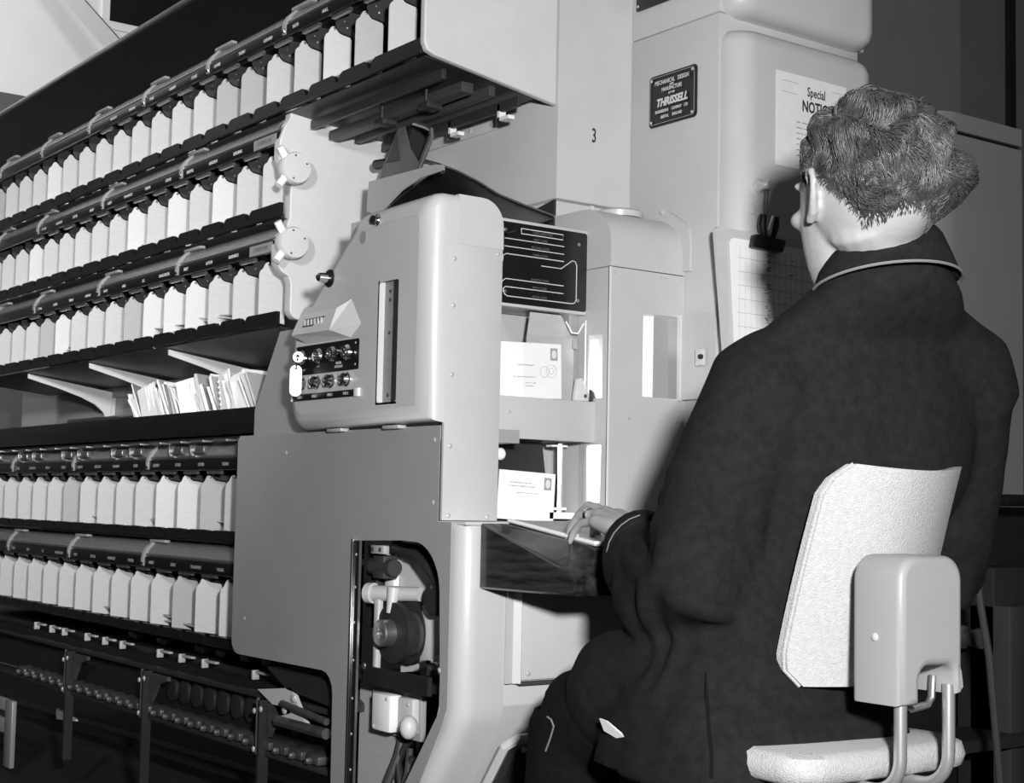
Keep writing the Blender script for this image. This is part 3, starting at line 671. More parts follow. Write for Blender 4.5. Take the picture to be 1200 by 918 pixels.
# top and side wrap of the hood
b = MB(); sec = [(1.585, 1.352)]+[(1.585, 1.447)]+arc(1.640, 1.397, .050, 90, 0, 8)+[(1.691, 1.352)]
b.prism([(-2.75, y, z) for y, z in sec], (.4058, 0, 0)); b.build('hood_cap', 'hood', t, ang=60)
def lamp(x, z, r, parent, m1='chrome', m2='steel', d=.012, name='indicator'):
    k = MB().lathe((x, YH+.001, z), (0, -1, 0), [(0, r), (.002, r), (.004, r*.86), (d*.55, r*.80), (d*.6, r*.62), (d, r*.55), (d+.0015, r*.2), (d+.0016, 0)], 20).build(name, m1, parent)
    return k
i1 = lamp(-2.539, 1.416, .0125, t); MB().lathe((-2.539, YH-.008, 1.416), (0, -1, 0), [(0, .0085), (.004, .0085), (.005, 0)], 14).build('lens', 'black', i1)
i2 = MB().lathe((-2.722, YH+.001, 1.320), (0, -1, 0), [(0, .019), (.003, .019), (.006, .016), (.007, 0)], 22).build('lamp_bezel', 'black', t)
MB().lathe((-2.722, YH-.005, 1.320), (0, -1, 0), [(0, .010), (.012, .0105), (.022, .009), (.026, .004), (.0262, 0)], 18).build('lamp_button', 'chrome', i2)
MB().lathe((-2.590, YH, 1.388), (0, -1, 0), [(0, .013), (.0012, .013), (.0013, 0)], 18).build('patch', 'paint2', t)
# counter housing
c = MB(); A = [(-2.852, YH, 1.222), (-2.828, YH, 1.268), (-2.630, YH, 1.268), (-2.590, YH, 1.215), (-2.630, YH, 1.190), (-2.812, YH, 1.190)]
top = [(-2.838, YH-.024, 1.208), (-2.806, YH-.020, 1.250), (-2.655, YH-.020, 1.250), (-2.668, YH-.028, 1.206)]
vA = [c.bm.verts.new(p) for p in A]; vT = [c.bm.verts.new(p) for p in top]
c.bm.faces.new(vT); c.bm.faces.new((vA[0], vA[1], vT[1], vT[0])); c.bm.faces.new((vA[1], vA[2], vT[2], vT[1])); c.bm.faces.new((vA[2], vA[3], vT[3], vT[2]))
c.bm.faces.new((vA[3], vA[4], vT[3])); c.bm.faces.new((vA[4], vA[5], vT[0], vT[3])); c.bm.faces.new((vA[5], vA[0], vT[0]))
cc = c.build('counter_housing', 'cream', t, smooth=False)
f_ = frame((-2.742, YH-.0225, 1.229), (1, 0, 0), (0, .12, 1))
sheet('counter_window', [(-.05, -.008), (.046, -.008), (.05, .009), (-.04, .009)], [], f_, .002, 'darkgrey', cc)
b = MB()
for k in range(6): b.box(-2.782+.014*k, -2.776+.014*k, YH-.0258, YH-.0238, 1.2235, 1.2355)
b.build('counter_digits', 'label', cc)
# switch plate
sp = sheet('switch_plate', rrect(-2.856, -2.594, 1.124, 1.186, .005), [], FY(YH-.001), .003, 'black', t)
screws([(-2.602, YH-.004, 1.177), (-2.602, YH-.004, 1.134), (-2.848, YH-.004, 1.177)], (0, -1, 0), .0025, sp)
for x in (-2.82, -2.748, -2.69, -2.632):
    k = MB().lathe((x, YH-.003, 1.160), (0, -1, 0), [(0, .016), (.004, .016), (.006, .0145), (.012, .013), (.0125, .008), (.006, .007), (.006, 0)], 22).build('switch_bezel', 'chrome', sp)
b = MB(); b.loft_tube([(-2.632, YH-.012, 1.160), (-2.628, YH-.034, 1.158)], [.0035, .005], 10); b.build('toggle', 'chrome', sp)
for bd, x, z in (('MASTER', -2.668, 1.1405), ('SWITCH UP', -2.668, 1.133)): text('lettering', bd, .0075, FY(YH-.0045, x, z), 'label', sp, sx=.8)
text('lettering', 'START', .006, FY(YH-.0045, -2.815, 1.134), 'tag', sp); text('lettering', 'STOP', .006, FY(YH-.0045, -2.752, 1.138), 'tag', sp)
for x in (-2.822, -2.760, -2.700, -2.636):
    k = MB().lathe((x, YH, 1.106), (0, -1, 0), [(0, .0145), (.004, .0145), (.005, .012), (.016, .012), (.017, .009), (.013, .008), (.013, 0)], 22).build('fuse_holder', 'chrome', t)
    MB().lathe((x, YH-.0132, 1.106), (0, -1, 0), [(0, .0075), (.001, .007), (.0011, 0)], 14).build('fuse_cap', 'darkgrey', k)
ls = MB().box(-2.862, -2.602, YH-.004, YH, 1.070, 1.084, .001).build('fuse_label_strip', 'black', t)
MB().box(-2.602, -2.585, YH-.006, YH, 1.069, 1.086, .001).box(-2.866, -2.862, YH-.005, YH, 1.070, 1.084).build('strip_end', 'white', ls)
for k, x in enumerate((-2.828, -2.765, -2.70, -2.636)): text('lettering', 'FUSE %d' % (k+1), .0085, FY(YH-.0045, x, 1.077), 'label', ls, sx=.85)
for x in (-2.72, -2.50): MB().box(x-.03, x+.03, 1.54, 1.56, 1.003, 1.010, .002).build('hood_latch', 'screw', t)
# key with white tag
t = thing('key', (-2.845, YH-.03, 1.16), 'small key in the leftmost switch of the control hood', 'key')
b = MB(); b.lathe((-2.796, 1.494, 1.159), (.89, -.46, 0), [(-.002, .0), (-.002, .0115), (.002, .0115), (.002, 0)], 20); b.loft_tube([(-2.815, YH-.006, 1.160), (-2.803, 1.497, 1.159)], .004, 8); b.build('bow', 'white', t)
MB().lathe((-2.7935, 1.4915, 1.161), (.89, -.46, 0), [(0, .0032), (.0012, .0032), (.0013, 0)], 12).build('bow_hole', 'ink', t)
b = MB(); b.loft_tube([(-2.794, 1.4915, 1.156), (-2.798, 1.492, 1.148), (-2.802, 1.4935, 1.140)], .0018, 6); b.build('link', 'ink', t)
f_ = frame((-2.804, 1.494, 1.110), (.46, .89, 0), (0, 0, 1))
o = sheet('key_tag', rrect(-.0125, .0125, -.033, .033, .012), [arc(0, .026, .0025, 0, 315, 7)], f_, .003, 'white', None)
tag(o, 'white oblong tag hanging from the key on the control hood', 'key tag')

# ------------------------------------------------------------------ letter viewing column
t = thing('viewing_unit', (-2.45, 2.06, .83), 'light grey viewing column with arched top and a small open door', 'machine column')
sheet('front_sheet', [(1.961, .829), (2.166, .829), (2.166, 1.350), (1.961, 1.350)], [[(2.051, 1.089), (2.151, 1.089), (2.151, 1.262), (2.051, 1.262)]], FX(-2.344), .006, 'paint', t)
s1 = [(-2.411, 1.082), (-2.366, 1.082), (-2.366, 1.213), (-2.411, 1.213)]; s2 = [(-2.411, .868), (-2.366, .868), (-2.366, .986), (-2.411, .986)]
sheet('side_sheet', [(-2.56, .829), (-2.345, .829), (-2.345, 1.350), (-2.56, 1.350)], [s1, s2], FY(1.961), .004, 'paint', t)
MB().box(-2.56, -2.35, 2.162, 2.166, .829, 1.35).box(-2.56, -2.556, 1.965, 2.166, .829, 1.35).build('inner_wall', 'white', t)
MB().prism([(-2.40, 2.012, 1.07), (-2.372, 2.104, 1.07), (-2.376, 2.105, 1.07), (-2.404, 2.013, 1.07)], (0, 0, .20)).build('bright_liner', 'mottle', t)
MB().box(-2.385, -2.345, 2.150, 2.156, 1.08, 1.275).box(-2.41, -2.376, 2.104, 2.15, 1.08, 1.27).build('pocket_side', 'paint2', t)
MB().box(-2.42, -2.35, 2.04, 2.16, 1.262, 1.27).build('pocket_roof', 'paint', t)
MB().box(-2.42, -2.35, 2.04, 2.16, 1.080, 1.088).build('pocket_floor', 'paint', t)
MB().box(-2.55, -2.405, 2.030, 2.034, .84, 1.30).build('slot_reflector', 'white', t)  # white reflector added behind the slots to make them look bright
b = MB(); b.loft_tube([(-2.3435, 1.9605, .83), (-2.3435, 1.9605, 1.35)], .0028, 6); b.build('corner_bright_line', 'cream', t)  # pale tube added to draw the bright line on the corner edge
# arched top
def arch(y0, y1, name, lip=0):
    b = MB(); prof_ = [(-2.344-.002*lip, 1.352), (-2.344-.002*lip, 1.40)]+[( -2.434+.090*math.cos(a), 1.40+.080*math.sin(a)) for a in [PI/2*k/8 for k in range(1, 9)]]+[(-2.56, 1.48), (-2.56, 1.352)]
    b.prism([(x, y0, z) for x, z in prof_], (0, y1-y0, 0)); return b.build(name, 'paint', t, ang=50)
arch(1.961, 2.106, 'arched_top', 0); arch(2.106, 2.112, 'top_seam', -1.2); arch(2.112, 2.166, 'arched_top')
b = MB(); fl = [(x, z) for x, z in [(-2.344, 1.36)]+[(-2.434+.090*math.cos(a), 1.40+.080*math.sin(a)) for a in [PI/2*k/8 for k in range(9)]]]
b.prism([(x+.022 if i < 5 else x+.012, 2.158, z+(.0 if i < 1 else .02)) for i, (x, z) in enumerate(fl)]+[(x-.01, 2.158, z) for x, z in reversed(fl)], (0, .008, 0)); b.build('flange', 'paint', t)
screws([(-2.408, 2.157, 1.497), (-2.352, 2.157, 1.42), (-2.49, 2.157, 1.487)], (0, -1, 0), .008, t, 'bolt')
screws([(-2.3435, y, 1.340) for y in (1.972, 2.098, 2.116, 2.158)]+[(-2.3435, 2.014, 1.043), (-2.3435, 2.145, 1.041), (-2.3435, 2.066, .832), (-2.3435, 1.972, .832)], (1, 0, 0), .0045, t)
MB().lathe((-2.455, 2.075, 1.478), (0, 0, 1), [(0, .050), (.012, .052), (.016, .046), (.017, 0)], 28).build('filler_cap', 'paint', t)
sheet('door_flap', [(-2.340, 1.087), (-2.255, 1.087), (-2.255, 1.264), (-2.340, 1.264)], [], FY(2.152), .004, 'paint', t)
MB().box(-2.344, -2.336, 2.146, 2.154, 1.085, 1.266).build('door_hinge', 'cream', t)
k = MB().box(-2.285, -2.258, 2.142, 2.148, 1.155, 1.19, .002).build('latch_plate', 'cream', t)
MB().lathe((-2.265, 2.142, 1.173), (0, -1, 0), [(0, .0055), (.006, .005), (.007, 0)], 12).build('latch_pin', 'ink', k)
MB().box(-2.35, -2.343, 2.166, 2.24, .83, 1.10).build('lower_filler', 'paint', t)

# ------------------------------------------------------------------ recess between hood and column: display panel, band, letter pockets
t = thing('display_unit', (-2.44, 1.85, 1.26), 'black display panel engraved with white guide lines above the letter window', 'display panel')
MB().box(-2.52, -2.419, 1.69, 1.960, 1.256, 1.433, .002).build('casing', 'paint', t)
pl = sheet('panel', rrect(1.70, 1.957, 1.262, 1.426, .006), [], FX(-2.4165), .003, 'black', t)
def rule(pts, name='guide_line', w=.0011):
    b = MB(); b.loft_tube([(-2.4163, y, z) for y, z in pts], w, 5); b.build(name, 'label', pl)
YA, YB = 1.752, 1.896
rule([(1.786, 1.416), (1.893, 1.416), (1.893, 1.4055), (1.786, 1.4055), (1.786, 1.416)], 'title_box')
text('lettering', 'CODE SELECTOR', .0072, FX(-2.4158, 1.840, 1.4108), 'labeldim', pl, sx=.9)
for z in (1.392, 1.376): rule([(1.745, z), (YB, z)])
rule([(1.741, 1.345), (1.742, 1.357), (1.750, 1.361), (YB, 1.361)])
rule([(1.838, 1.3455), (1.889, 1.3455), (1.918, 1.365), (1.926, 1.364), (1.930, 1.356), (1.930, 1.285), (1.926, 1.278), (1.918, 1.276), (1.754, 1.276), (1.748, 1.279), (1.744, 1.285), (1.744, 1.290), (1.749, 1.2945), (YB, 1.2945)])
rule([(1.740, 1.300), (1.741, 1.305), (1.749, 1.3105), (YB, 1.3105)])
for bd, z in (('FIRST CODE', 1.3965), ('SECOND CODE', 1.3805), ('THIRD CODE', 1.3655), ('FOURTH CODE', 1.315), ('FIFTH CODE', 1.299), ('SIXTH CODE', 1.2805)): text('lettering', bd, .0065, FX(-2.4158, 1.835, z), 'labeldim', pl)
screws([(-2.4163, 1.746, 1.409), (-2.4163, 1.935, 1.401), (-2.4163, 1.748, 1.285), (-2.4163, 1.934, 1.284)], (1, 0, 0), .0045, pl, 'screw', 'steel')
t = thing('letter_window', (-2.45, 1.83, .83), 'recessed two-storey letter window with a riveted cross band', 'letter window')
MB().box(-2.394, -2.386, 1.69, 1.961, .991, 1.074, .001).build('cross_band', 'paint', t)
screws([(-2.3855, 1.742, 1.043), (-2.3855, 1.902, 1.040)], (1, 0, 0), .0042, t)
MB().box(-2.56, -2.394, 1.69, 1.96, 1.066, 1.073).build('upper_floor', 'paint', t)
MB().box(-2.56, -2.394, 1.69, 1.96, .991, .996).build('lower_roof', 'darkgrey', t)
MB().box(-2.56, -2.53, 1.60, 1.96, .83, 1.43).build('back_wall', 'plate_b', t)
MB().box(-2.53, -2.445, 1.935, 1.958, 1.08, 1.256).build('end_block', 'paint2', t)
sheet('dark_flap', [(1.70, .83), (1.915, .83), (1.890, .990), (1.70, .990)], [], FX(-2.47), .004, 'darkgrey', t)
k = MB().lathe((-2.468, 1.768, .962), (1, 0, 0), [(0, .006), (.012, .006), (.016, .012), (.022, .0125), (.026, .009), (.027, 0)], 18).build('flap_knob', 'white', t)
b = MB(); b.loft_tube([(-2.46, 1.928, .835), (-2.46, 1.928, .99)], .008, 10); b.build('roller_rod', 'chrome', t)
MB().box(-2.475, -2.455, 1.905, 1.945, .852, .857).box(-2.475, -2.455, 1.905, 1.945, .982, .986).box(-2.50, -2.44, 1.89, 1.955, .834, .847).build('rod_bracket', 'white', t)
MB().box(-2.412, -2.40, 1.944, 1.949, .832, .99).build('perspex_strip', 'stripglass', t)
b = MB(); b.prism([(-2.418, 1.80, 1.075), (-2.418, 1.955, 1.075), (-2.418, 1.955, 1.245), (-2.418, 1.945, 1.245), (-2.418, 1.93, 1.222), (-2.418, 1.905, 1.205), (-2.418, 1.80, 1.205)], (.002, 0, 0)); b.build('perspex_guide', 'clear', t)
b = MB(); b.loft_tube([(-2.417, 1.905, 1.238), (-2.417, 1.921, 1.216), (-2.417, 1.937, 1.216), (-2.417, 1.952, 1.238)], .0018, 6); b.loft_tube([(-2.417, 1.957, 1.245), (-2.417, 1.957, 1.078)], .0018, 6); b.build('guide_edge', 'white', t)
MB().prism([(-2.412, 1.918, 1.075), (-2.412, 1.960, 1.075), (-2.412, 1.952, 1.10), (-2.412, 1.938, 1.125), (-2.412, 1.925, 1.12)], (.012, 0, 0), .003).build('feed_lug', 'plate', t)
screws([(-2.399, 1.945, 1.086)], (1, 0, 0), .004, t, 'screw', 'ink')
MB().prism([(-2.400, 1.955, 1.10), (-2.398, 1.963, 1.095), (-2.398, 1.970, 1.078), (-2.400, 1.955, 1.075)], (.006, 0, 0)).build('feed_pawl', 'darkgrey', t)

def envelope(name, pos, w, h, rot, label, m='paper', addr=0, stamp=True, mark=False, chamf=False):
    t = bpy.data.objects.new(name, None); COL.objects.link(t); tag(t, label, 'letter'); org[t.name] = V((0, 0, 0))
    out = [(-w/2, 0), (w/2, 0), (w/2, h), (-w/2, h)]
    if chamf: out = [(-w/2+.008, 0), (w/2, 0), (w/2, h*.70), (w/2-.035, h), (-w/2+.016, h), (-w/2+.008, h*.7)]
    F0 = FX(0)
    sheet('envelope', out, [], F0, .0016, m, t)
    if stamp:
        f1 = FX(.0006)
        sheet('stamp', [(w/2-.028, h-.034), (w/2-.010, h-.034), (w/2-.010, h-.009), (w/2-.028, h-.009)], [], f1, .0006, 'inkgrey', t)
        sheet('stamp_oval', [(w/2-.019+.006*math.cos(a), h-.0215+.009*math.sin(a)) for a in [2*PI*k/12 for k in range(12)]], [], FX(.0010), .0004, 'paper_b', t)
    if mark:
        b = MB()
        for cy, cz, r in ((w/2-.026, h-.056, .013), (w/2-.026, h-.056, .006), (w/2-.044, h-.058, .011)):
            b.loft_tube([(.0008, cy+r*math.cos(a), cz+r*math.sin(a)) for a in [2*PI*k/20 for k in range(21)]], .0004, 4)
        b.build('postmark', 'inkgrey', t)
    for (y0, y1, z) in addr or []:
        b = MB(); y = y0
        while y < y1:
            L = random.uniform(.004, .012); b.box(.0006, .0009, y, min(y+L, y1), z+random.uniform(-.0006, .0006), z+.0014); y += L+.002
        b.build('address_line', 'inkgrey', t)
    t.location = pos; t.rotation_euler = rot; return t
envelope('envelope', (-2.425, 1.826, 1.076), .155, .112, (.035, -.0, 0), 'white postmarked envelope in the upper letter window, in front of a grey one', 'paper', [(-.035, .010, .066), (-.045, .012, .042), (-.015, .012, .03), (-.015, .008, .024)], True, True)
envelope('envelope', (-2.434, 1.875, 1.077), .13, .175, (0, 0, 0), 'taller greyish envelope with a cut corner behind the upper white one', 'plate_b', None, False, False, True)
envelope('envelope', (-2.436, 1.86, 1.076), .155, .112, (.02, 0, 0), 'white envelope just showing past the right edge of the upper front one', 'paper_b', None, False)
envelope('envelope', (-2.44, 1.735, 1.078), .10, .165, (0, 0, 0), 'pale grey card at the left side of the upper letter window', 'plate_b', None, False, False, True)
solo(MB().box(-2.424, -2.423, 1.928, 1.940, 1.184, 1.206), 'postage_stamp', 'inkgrey', 'dark postage stamp seen through the perspex guide', 'stamp')
envelope('envelope', (-2.44, 1.828, .830), .142, .098, (-.045, 0, 0), 'white envelope with a handwritten address in the lower letter window', 'paper', [(-.045, .012, .074), (-.047, .020, .067), (-.025, .030, .054)], True, False)

# ------------------------------------------------------------------ celluloid chute on top of the hood
t = thing('letter_chute', (-2.7, 1.75, 1.44), 'dark smoked chute with metal cheeks feeding letters behind the control hood', 'chute')
b = MB(); b.prism([(-2.917, 1.72, 1.515), (-2.911, 1.72, 1.582), (-2.76, 1.80, 1.608), (-2.730, 1.80, 1.602), (-2.727, 1.80, 1.590), (-2.79, 1.78, 1.580), (-2.835, 1.76, 1.556), (-2.87, 1.72, 1.50)], (0, .004, 0)); b.build('cheek', 'paint2', t)
def strip(name, pa, pb, m, th=.003):
    b = MB(); b.loft([[V(a), V(c), V(c)+V((0, 0, -th)), V(a)+V((0, 0, -th))] for a, c in zip(pa, pb)]); return b.build(name, m, t)
edge_ = [(-2.935, 1.93, 1.655), (-2.865, 1.93, 1.628), (-2.781, 1.93, 1.590), (-2.70, 1.93, 1.548), (-2.60, 1.93, 1.508), (-2.50, 1.935, 1.470)]
strip('chute_floor', [(-2.86, 1.72, 1.50), (-2.80, 1.72, 1.47), (-2.70, 1.72, 1.43), (-2.60, 1.72, 1.41), (-2.50, 1.72, 1.40), (-2.40, 1.74, 1.40)], edge_, 'black')
b = MB(); b.loft_tube([V(p)+V((0, 0, .002)) for p in edge_], .0025, 6); b.build('chute_edge', 'steel', t)
for x, z in ((-2.575, 1.466), (-2.53, 1.452)): 
    b = MB(); b.loft_tube([(x, 1.72, z-.004), (x+.006, 1.74, z+.024)], .0016, 6); b.dome((x, 1.72, z), (.3, -.8, .5), .004); b.build('tie_wire', 'steel', t)
b = MB(); b.loft_tube([(-2.875, 1.82, 1.622), (-2.838, 1.82, 1.632), (-2.775, 1.82, 1.612), (-2.759, 1.82, 1.594)], .005, 8); b.build('lip_bead', 'steel', t)
b = MB(); b.loft_tube([(-2.895, 1.80, 1.735), (-2.80, 1.80, 1.700), (-2.78, 1.80, 1.690), (-2.778, 1.80, 1.675), (-2.83, 1.80, 1.605)], .006, 8); b.loft_tube([(-2.90, 1.80, 1.73), (-3.0, 1.80, 1.60)], .006, 8); b.build('wire_frame', 'steel', t)
b = MB(); b.prism([(-2.893, 1.795, 1.73), (-2.99, 1.795, 1.60), (-2.83, 1.795, 1.59), (-2.82, 1.795, 1.62), (-2.86, 1.795, 1.66)], (0, .003, 0)); b.build('celluloid_fin', 'smoke', t)
MB().prism([(-2.91, 1.79, 1.70), (-2.955, 1.79, 1.645), (-2.90, 1.79, 1.64)], (0, .003, 0)).build('fin_patch', 'hanger', t)
b = MB(); b.loft_tube([(-3.03, 1.81, 1.655), (-2.945, 1.81, 1.65)], [.012, .009], 12); b.build('handle', 'black', t)
MB().prism([(-3.04, 1.83, 1.57), (-2.93, 1.83, 1.72), (-2.90, 1.83, 1.735), (-2.98, 1.83, 1.60), (-2.98, 1.83, 1.55)], (0, .05, 0)).build('black_plate', 'blackmatt', t)

# ------------------------------------------------------------------ keyboard desk
t = thing('keyboard_desk', (-2.1, 1.8, .7), 'dark grained wooden keyboard desk projecting from the console', 'desk')
def dsec(y, top):
    return [(-2.263, y, .707), (-2.263, y, .826)]+([(-2.03, y, .796), (-2.002, y, .789), (-1.992, y, .776)] if top else [(-2.03, y, .760), (-1.998, y, .750), (-1.988, y, .740)])+[(-1.988, y, .718), (-1.996, y, .709)]
b = MB(); b.loft([[(x+(.004 if i < 2 else -.006), y, z+(.004 if i in (0, 6) else -.003)) for i, (x, y, z) in enumerate(dsec(1.593, 0))], dsec(1.598, 0), dsec(1.606, .0), dsec(1.640, 1), dsec(2.08, 1)])
b.build('desk_block', 'wood', t, ang=40)
MB().prism([(-2.255, 1.652, .832), (-2.005, 1.652, .797), (-2.005, 2.06, .797), (-2.255, 2.06, .832)], (0, 0, -.004)).build('keyboard_panel', 'plate_b', t)
b = MB(); b.loft_tube([(-2.255, 1.652, .832), (-2.005, 1.652, .798), (-2.002, 1.70, .798), (-2.002, 2.06, .798)], .0035, 6); b.build('panel_edge', 'white', t)
kk = None
for i in range(6):
    for j in range(2):
        y, x = 1.735+.055*i, -2.10+.05*j; z = .832-(x+2.255)*.14
        c = MB().lathe((x, y, z), (.15, 0, 1), [(0, .006), (.006, .006), (.007, .011), (.011, .011), (.012, .008), (.0121, 0)], 12).build('key_cap', 'plate_b', t)
b = MB(); b.loft_tube([(-2.075, 1.660, .835), (-2.065, 1.665, .800)], .002, 6); b.loft_tube([(-2.07, 1.662, .812), (-2.13, 1.70, .826)], .002, 6); b.build('key_lever', 'cream', t)
MB().lathe((-2.262, 2.03, .836), (1, 0, 0), [(0, .007), (.006, .006), (.007, 0)], 10).build('desk_screw', 'chrome', t)

# ------------------------------------------------------------------ operator
def remesh(mb, name, voxel, m, parent, smooth=6, disp=None, decim=None):
    me = bpy.data.meshes.new('t'); bmesh.ops.recalc_face_normals(mb.bm, faces=mb.bm.faces[:]); mb.bm.to_mesh(me); mb.bm.free()
    o = bpy.data.objects.new('t', me); COL.objects.link(o)
    r = o.modifiers.new('r', 'REMESH'); r.mode = 'VOXEL'; r.voxel_size = voxel
    s = o.modifiers.new('s', 'SMOOTH'); s.iterations = smooth; s.factor = .5
    if decim: dd = o.modifiers.new('d', 'DECIMATE'); dd.ratio = decim
    m2 = bpy.data.meshes.new_from_object(o.evaluated_get(bpy.context.evaluated_depsgraph_get())); m2.name = name
    bpy.data.objects.remove(o)
    if disp:
        ns = [v.normal.copy() for v in m2.vertices]
        for v, nn in zip(m2.vertices, ns): v.co += nn*disp(v.co)
    m2.transform(Matrix.Translation(-base(parent)))
    return link(name, m2, m, parent, True, 180)
def ring(c, a, b, e=2.4, n=28, fwd=V((-.992, .12, 0)), tilt=0):
    rt_ = V((.12, .992, 0)); out = []
    for k in range(n):
        q = 2*PI*k/n; cs, sn = math.cos(q), math.sin(q)
        x = math.copysign(abs(cs)**(2/e), cs)*a; y = math.copysign(abs(sn)**(2/e), sn)*b
        out.append(V(c)+rt_*x+fwd*y+V((0, 0, tilt*y)))
    return out
man = thing('person', (-1.55, 1.75, 0), 'seated man seen from behind, wavy hair, dark uniform jacket, hand on the keyboard', 'person')
# --- head frame
HC = V((-1.432, 1.672, 1.303))
Rh = Matrix.Rotation(math.radians(-13), 3, 'Z') @ Matrix.Rotation(math.radians(0), 3, 'X') @ Matrix.Rotation(math.radians(2), 3, 'Y')
HS = 1.085
def H(f, l, u):   # forward, left, up in head space (metres at life size)
    return HC+Rh @ (V((-f, -l, u))*HS)
def hrot(): return Rh
b = MB()
b.ell(H(-.010, 0, .018), .104*HS, .079*HS, .098*HS, Rh, 4)
b.ell(H(.028, 0, -.005), .070*HS, .069*HS, .085*HS, Rh, 3)
# face: rings from brow to chin
fr = []
for u_, f0, f1, w_ in ((.045, -.03, .088, .066), (.02, -.03, .092, .067), (-.005, -.03, .088, .068), (-.03, -.02, .088, .066), (-.06, -.01, .086, .058), (-.085, .0, .084, .048), (-.105, .02, .082, .034), (-.118, .035, .074, .020)):
    c = (f0+f1)/2; rr_ = (f1-f0)/2
    fr.append([H(c+rr_*math.copysign(abs(math.cos(q))**.85, math.cos(q)), w_*math.copysign(abs(math.sin(q))**.85, math.sin(q)), u_) for q in [2*PI*k/24 for k in range(24)]])
b.loft(fr[::-1])
b.loft_tube([H(.090, 0, .022), H(.100, 0, -.005), H(.106, 0, -.028), H(.094, 0, -.036)], [.008, .010, .012, .009], 10)   # nose
b.ell(H(.088, .0, -.060), .010, .022, .007, Rh); b.ell(H(.085, .0, -.072), .010, .020, .007, Rh); b.ell(H(.080, 0, -.105), .014, .020, .013, Rh)
for s in (1, -1):
    b.ell(H(.082, s*.034, .030), .014, .026, .009, Rh); b.ell(H(.070, s*.048, -.018), .022, .020, .016, Rh)
    # ear
    ez = MB
    pts = [H(.012, s*.078, -.030), H(-.004, s*.084, -.020), H(-.016, s*.093, .000), H(-.022, s*.097, .018), H(-.014, s*.095, .032), H(.002, s*.090, .034), H(.010, s*.083, .022)]
    b.loft_tube(pts, [.0075, .007, .006, .006, .006, .006, .005], 8)
    b.loft_tube([H(.010, s*.078, .022), H(-.006, s*.084, .004), H(.006, s*.078, -.024)], [.008, .009, .008], 8)
# neck
b.loft_tube([H(-.015, 0, .0), H(-.020, 0, -.030), (-1.418, 1.697, 1.250), (-1.438, 1.709, 1.222), (-1.476, 1.725, 1.185), (-1.525, 1.745, 1.11)], [.073, .070, .064, .060, .056, .050], 20, flat=1.02)
# torso, hips, limbs of the body
b.loft([ring(c, a, d_) for c, a, d_ in (((-1.66, 1.67, .54), .13, .08), ((-1.65, 1.675, .62), .13, .08), ((-1.58, 1.735, .78), .14, .08), ((-1.545, 1.762, .95), .175, .095), ((-1.52, 1.765, 1.06), .17, .075), ((-1.49, 1.74, 1.15), .09, .06))])
SHL, ELL, WRL = V((-1.535, 1.590, 1.05)), V((-1.622, 1.522, .738)), V((-1.898, 1.640, .803))
SHR, ELR, WRR = V((-1.485, 1.945, 1.05)), V((-1.570, 2.020, .775)), V((-1.90, 1.955, .80))
for S, E_, W_ in ((SHL, ELL, WRL), (SHR, ELR, WRR)):
    b.loft_tube([S+V((0, 0, .02)), S.lerp(E_, .5), E_], [.05, .048, .040], 12); b.loft_tube([E_, E_.lerp(W_, .4), W_], [.040, .040, .026], 12)
for s in (-1, 1):
    hip, knee, ank = V((-1.66, 1.67+s*.07, .59)), V((-1.955, 1.70+s*.13, .520)), V((-1.98, 1.70+s*.12, .10))
    b.loft_tube([hip, knee], [.07, .06], 14); b.loft_tube([knee, knee.lerp(ank, .3), ank], [.058, .055, .036], 12)
    b.loft_tube([ank+V((.05, 0, -.04)), ank+V((-.06, 0, -.06)), ank+V((-.15, 0, -.075))], [.04, .038, .024], 10)
# left hand (palm down, fingers bent onto the keys)
def hand(b, W_, sgn):
    kn = {'i': V((-2.004, W_.y+sgn*.062, .848)), 'm': V((-2.014, W_.y+sgn*.040, .852)), 'r': V((-2.008, W_.y+sgn*.018, .847)), 'p': V((-1.990, W_.y-sgn*.003, .836))}
    for k, c in kn.items():
        b.loft_tube([W_+V((0, (c.y-W_.y)*.5, .004)), W_.lerp(c, .5)+V((0, (c.y-W_.y)*.2, .006)), c], [.019, .017, .0125], 10)
    L = {'i': (.042, .028, .022), 'm': (.046, .030, .023), 'r': (.043, .029, .022), 'p': (.034, .021, .019)}
    an = {'i': (.05, -.7, -1.15), 'm': (.20, -.55, -1.1), 'r': (-.05, -.75, -1.25), 'p': (-.15, -.7, -1.1)}
    tips = {}
    for k, c in kn.items():
        p = c; path = [c+V((.02, 0, -.004)), c]
        for l, a in zip(L[k], an[k]):
            p = p+V((-math.cos(a), sgn*.06*(1 if k in 'im' else -.4), math.sin(a)))*l*1.06; path.append(p)
        b.loft_tube(path, [.0105, .0105, .0098, .0088, .0068] if k != 'p' else [.009, .009, .0085, .0075, .006], 10)
        b.ell(path[-1], .0068 if k != 'p' else .006, .0068 if k != 'p' else .006, .0068 if k != 'p' else .006, n=2); tips[k] = path
    tb = [W_+V((-.012, sgn*.022, .0)), W_+V((-.045, sgn*.060, -.004)), W_+V((-.082, sgn*.076, -.004)), W_+V((-.108, sgn*.074, .000))]
    b.loft_tube(tb, [.017, .0145, .0115, .009], 10); b.ell(tb[-1], .009, .009, .009); return tips
tl = hand(b, WRL, 1); hand(b, WRR, -1)
body = remesh(b, 'body', .0042, 'skin', man, 4)
for s in (1, -1): MB().ell(H(.079, s*.032, .012), .012, .012, .012, n=2).build('eye', 'paper', man)
b = MB(); pr = tl['r']; q = pr[1].lerp(pr[2], .45); dv = (pr[2]-pr[1]).normalized()
b.lathe(q-dv*.003, dv, [(0, .0100), (0, .0125), (.006, .0125), (.006, .0100)], 18); b.build('finger_ring', 'chrome', man)

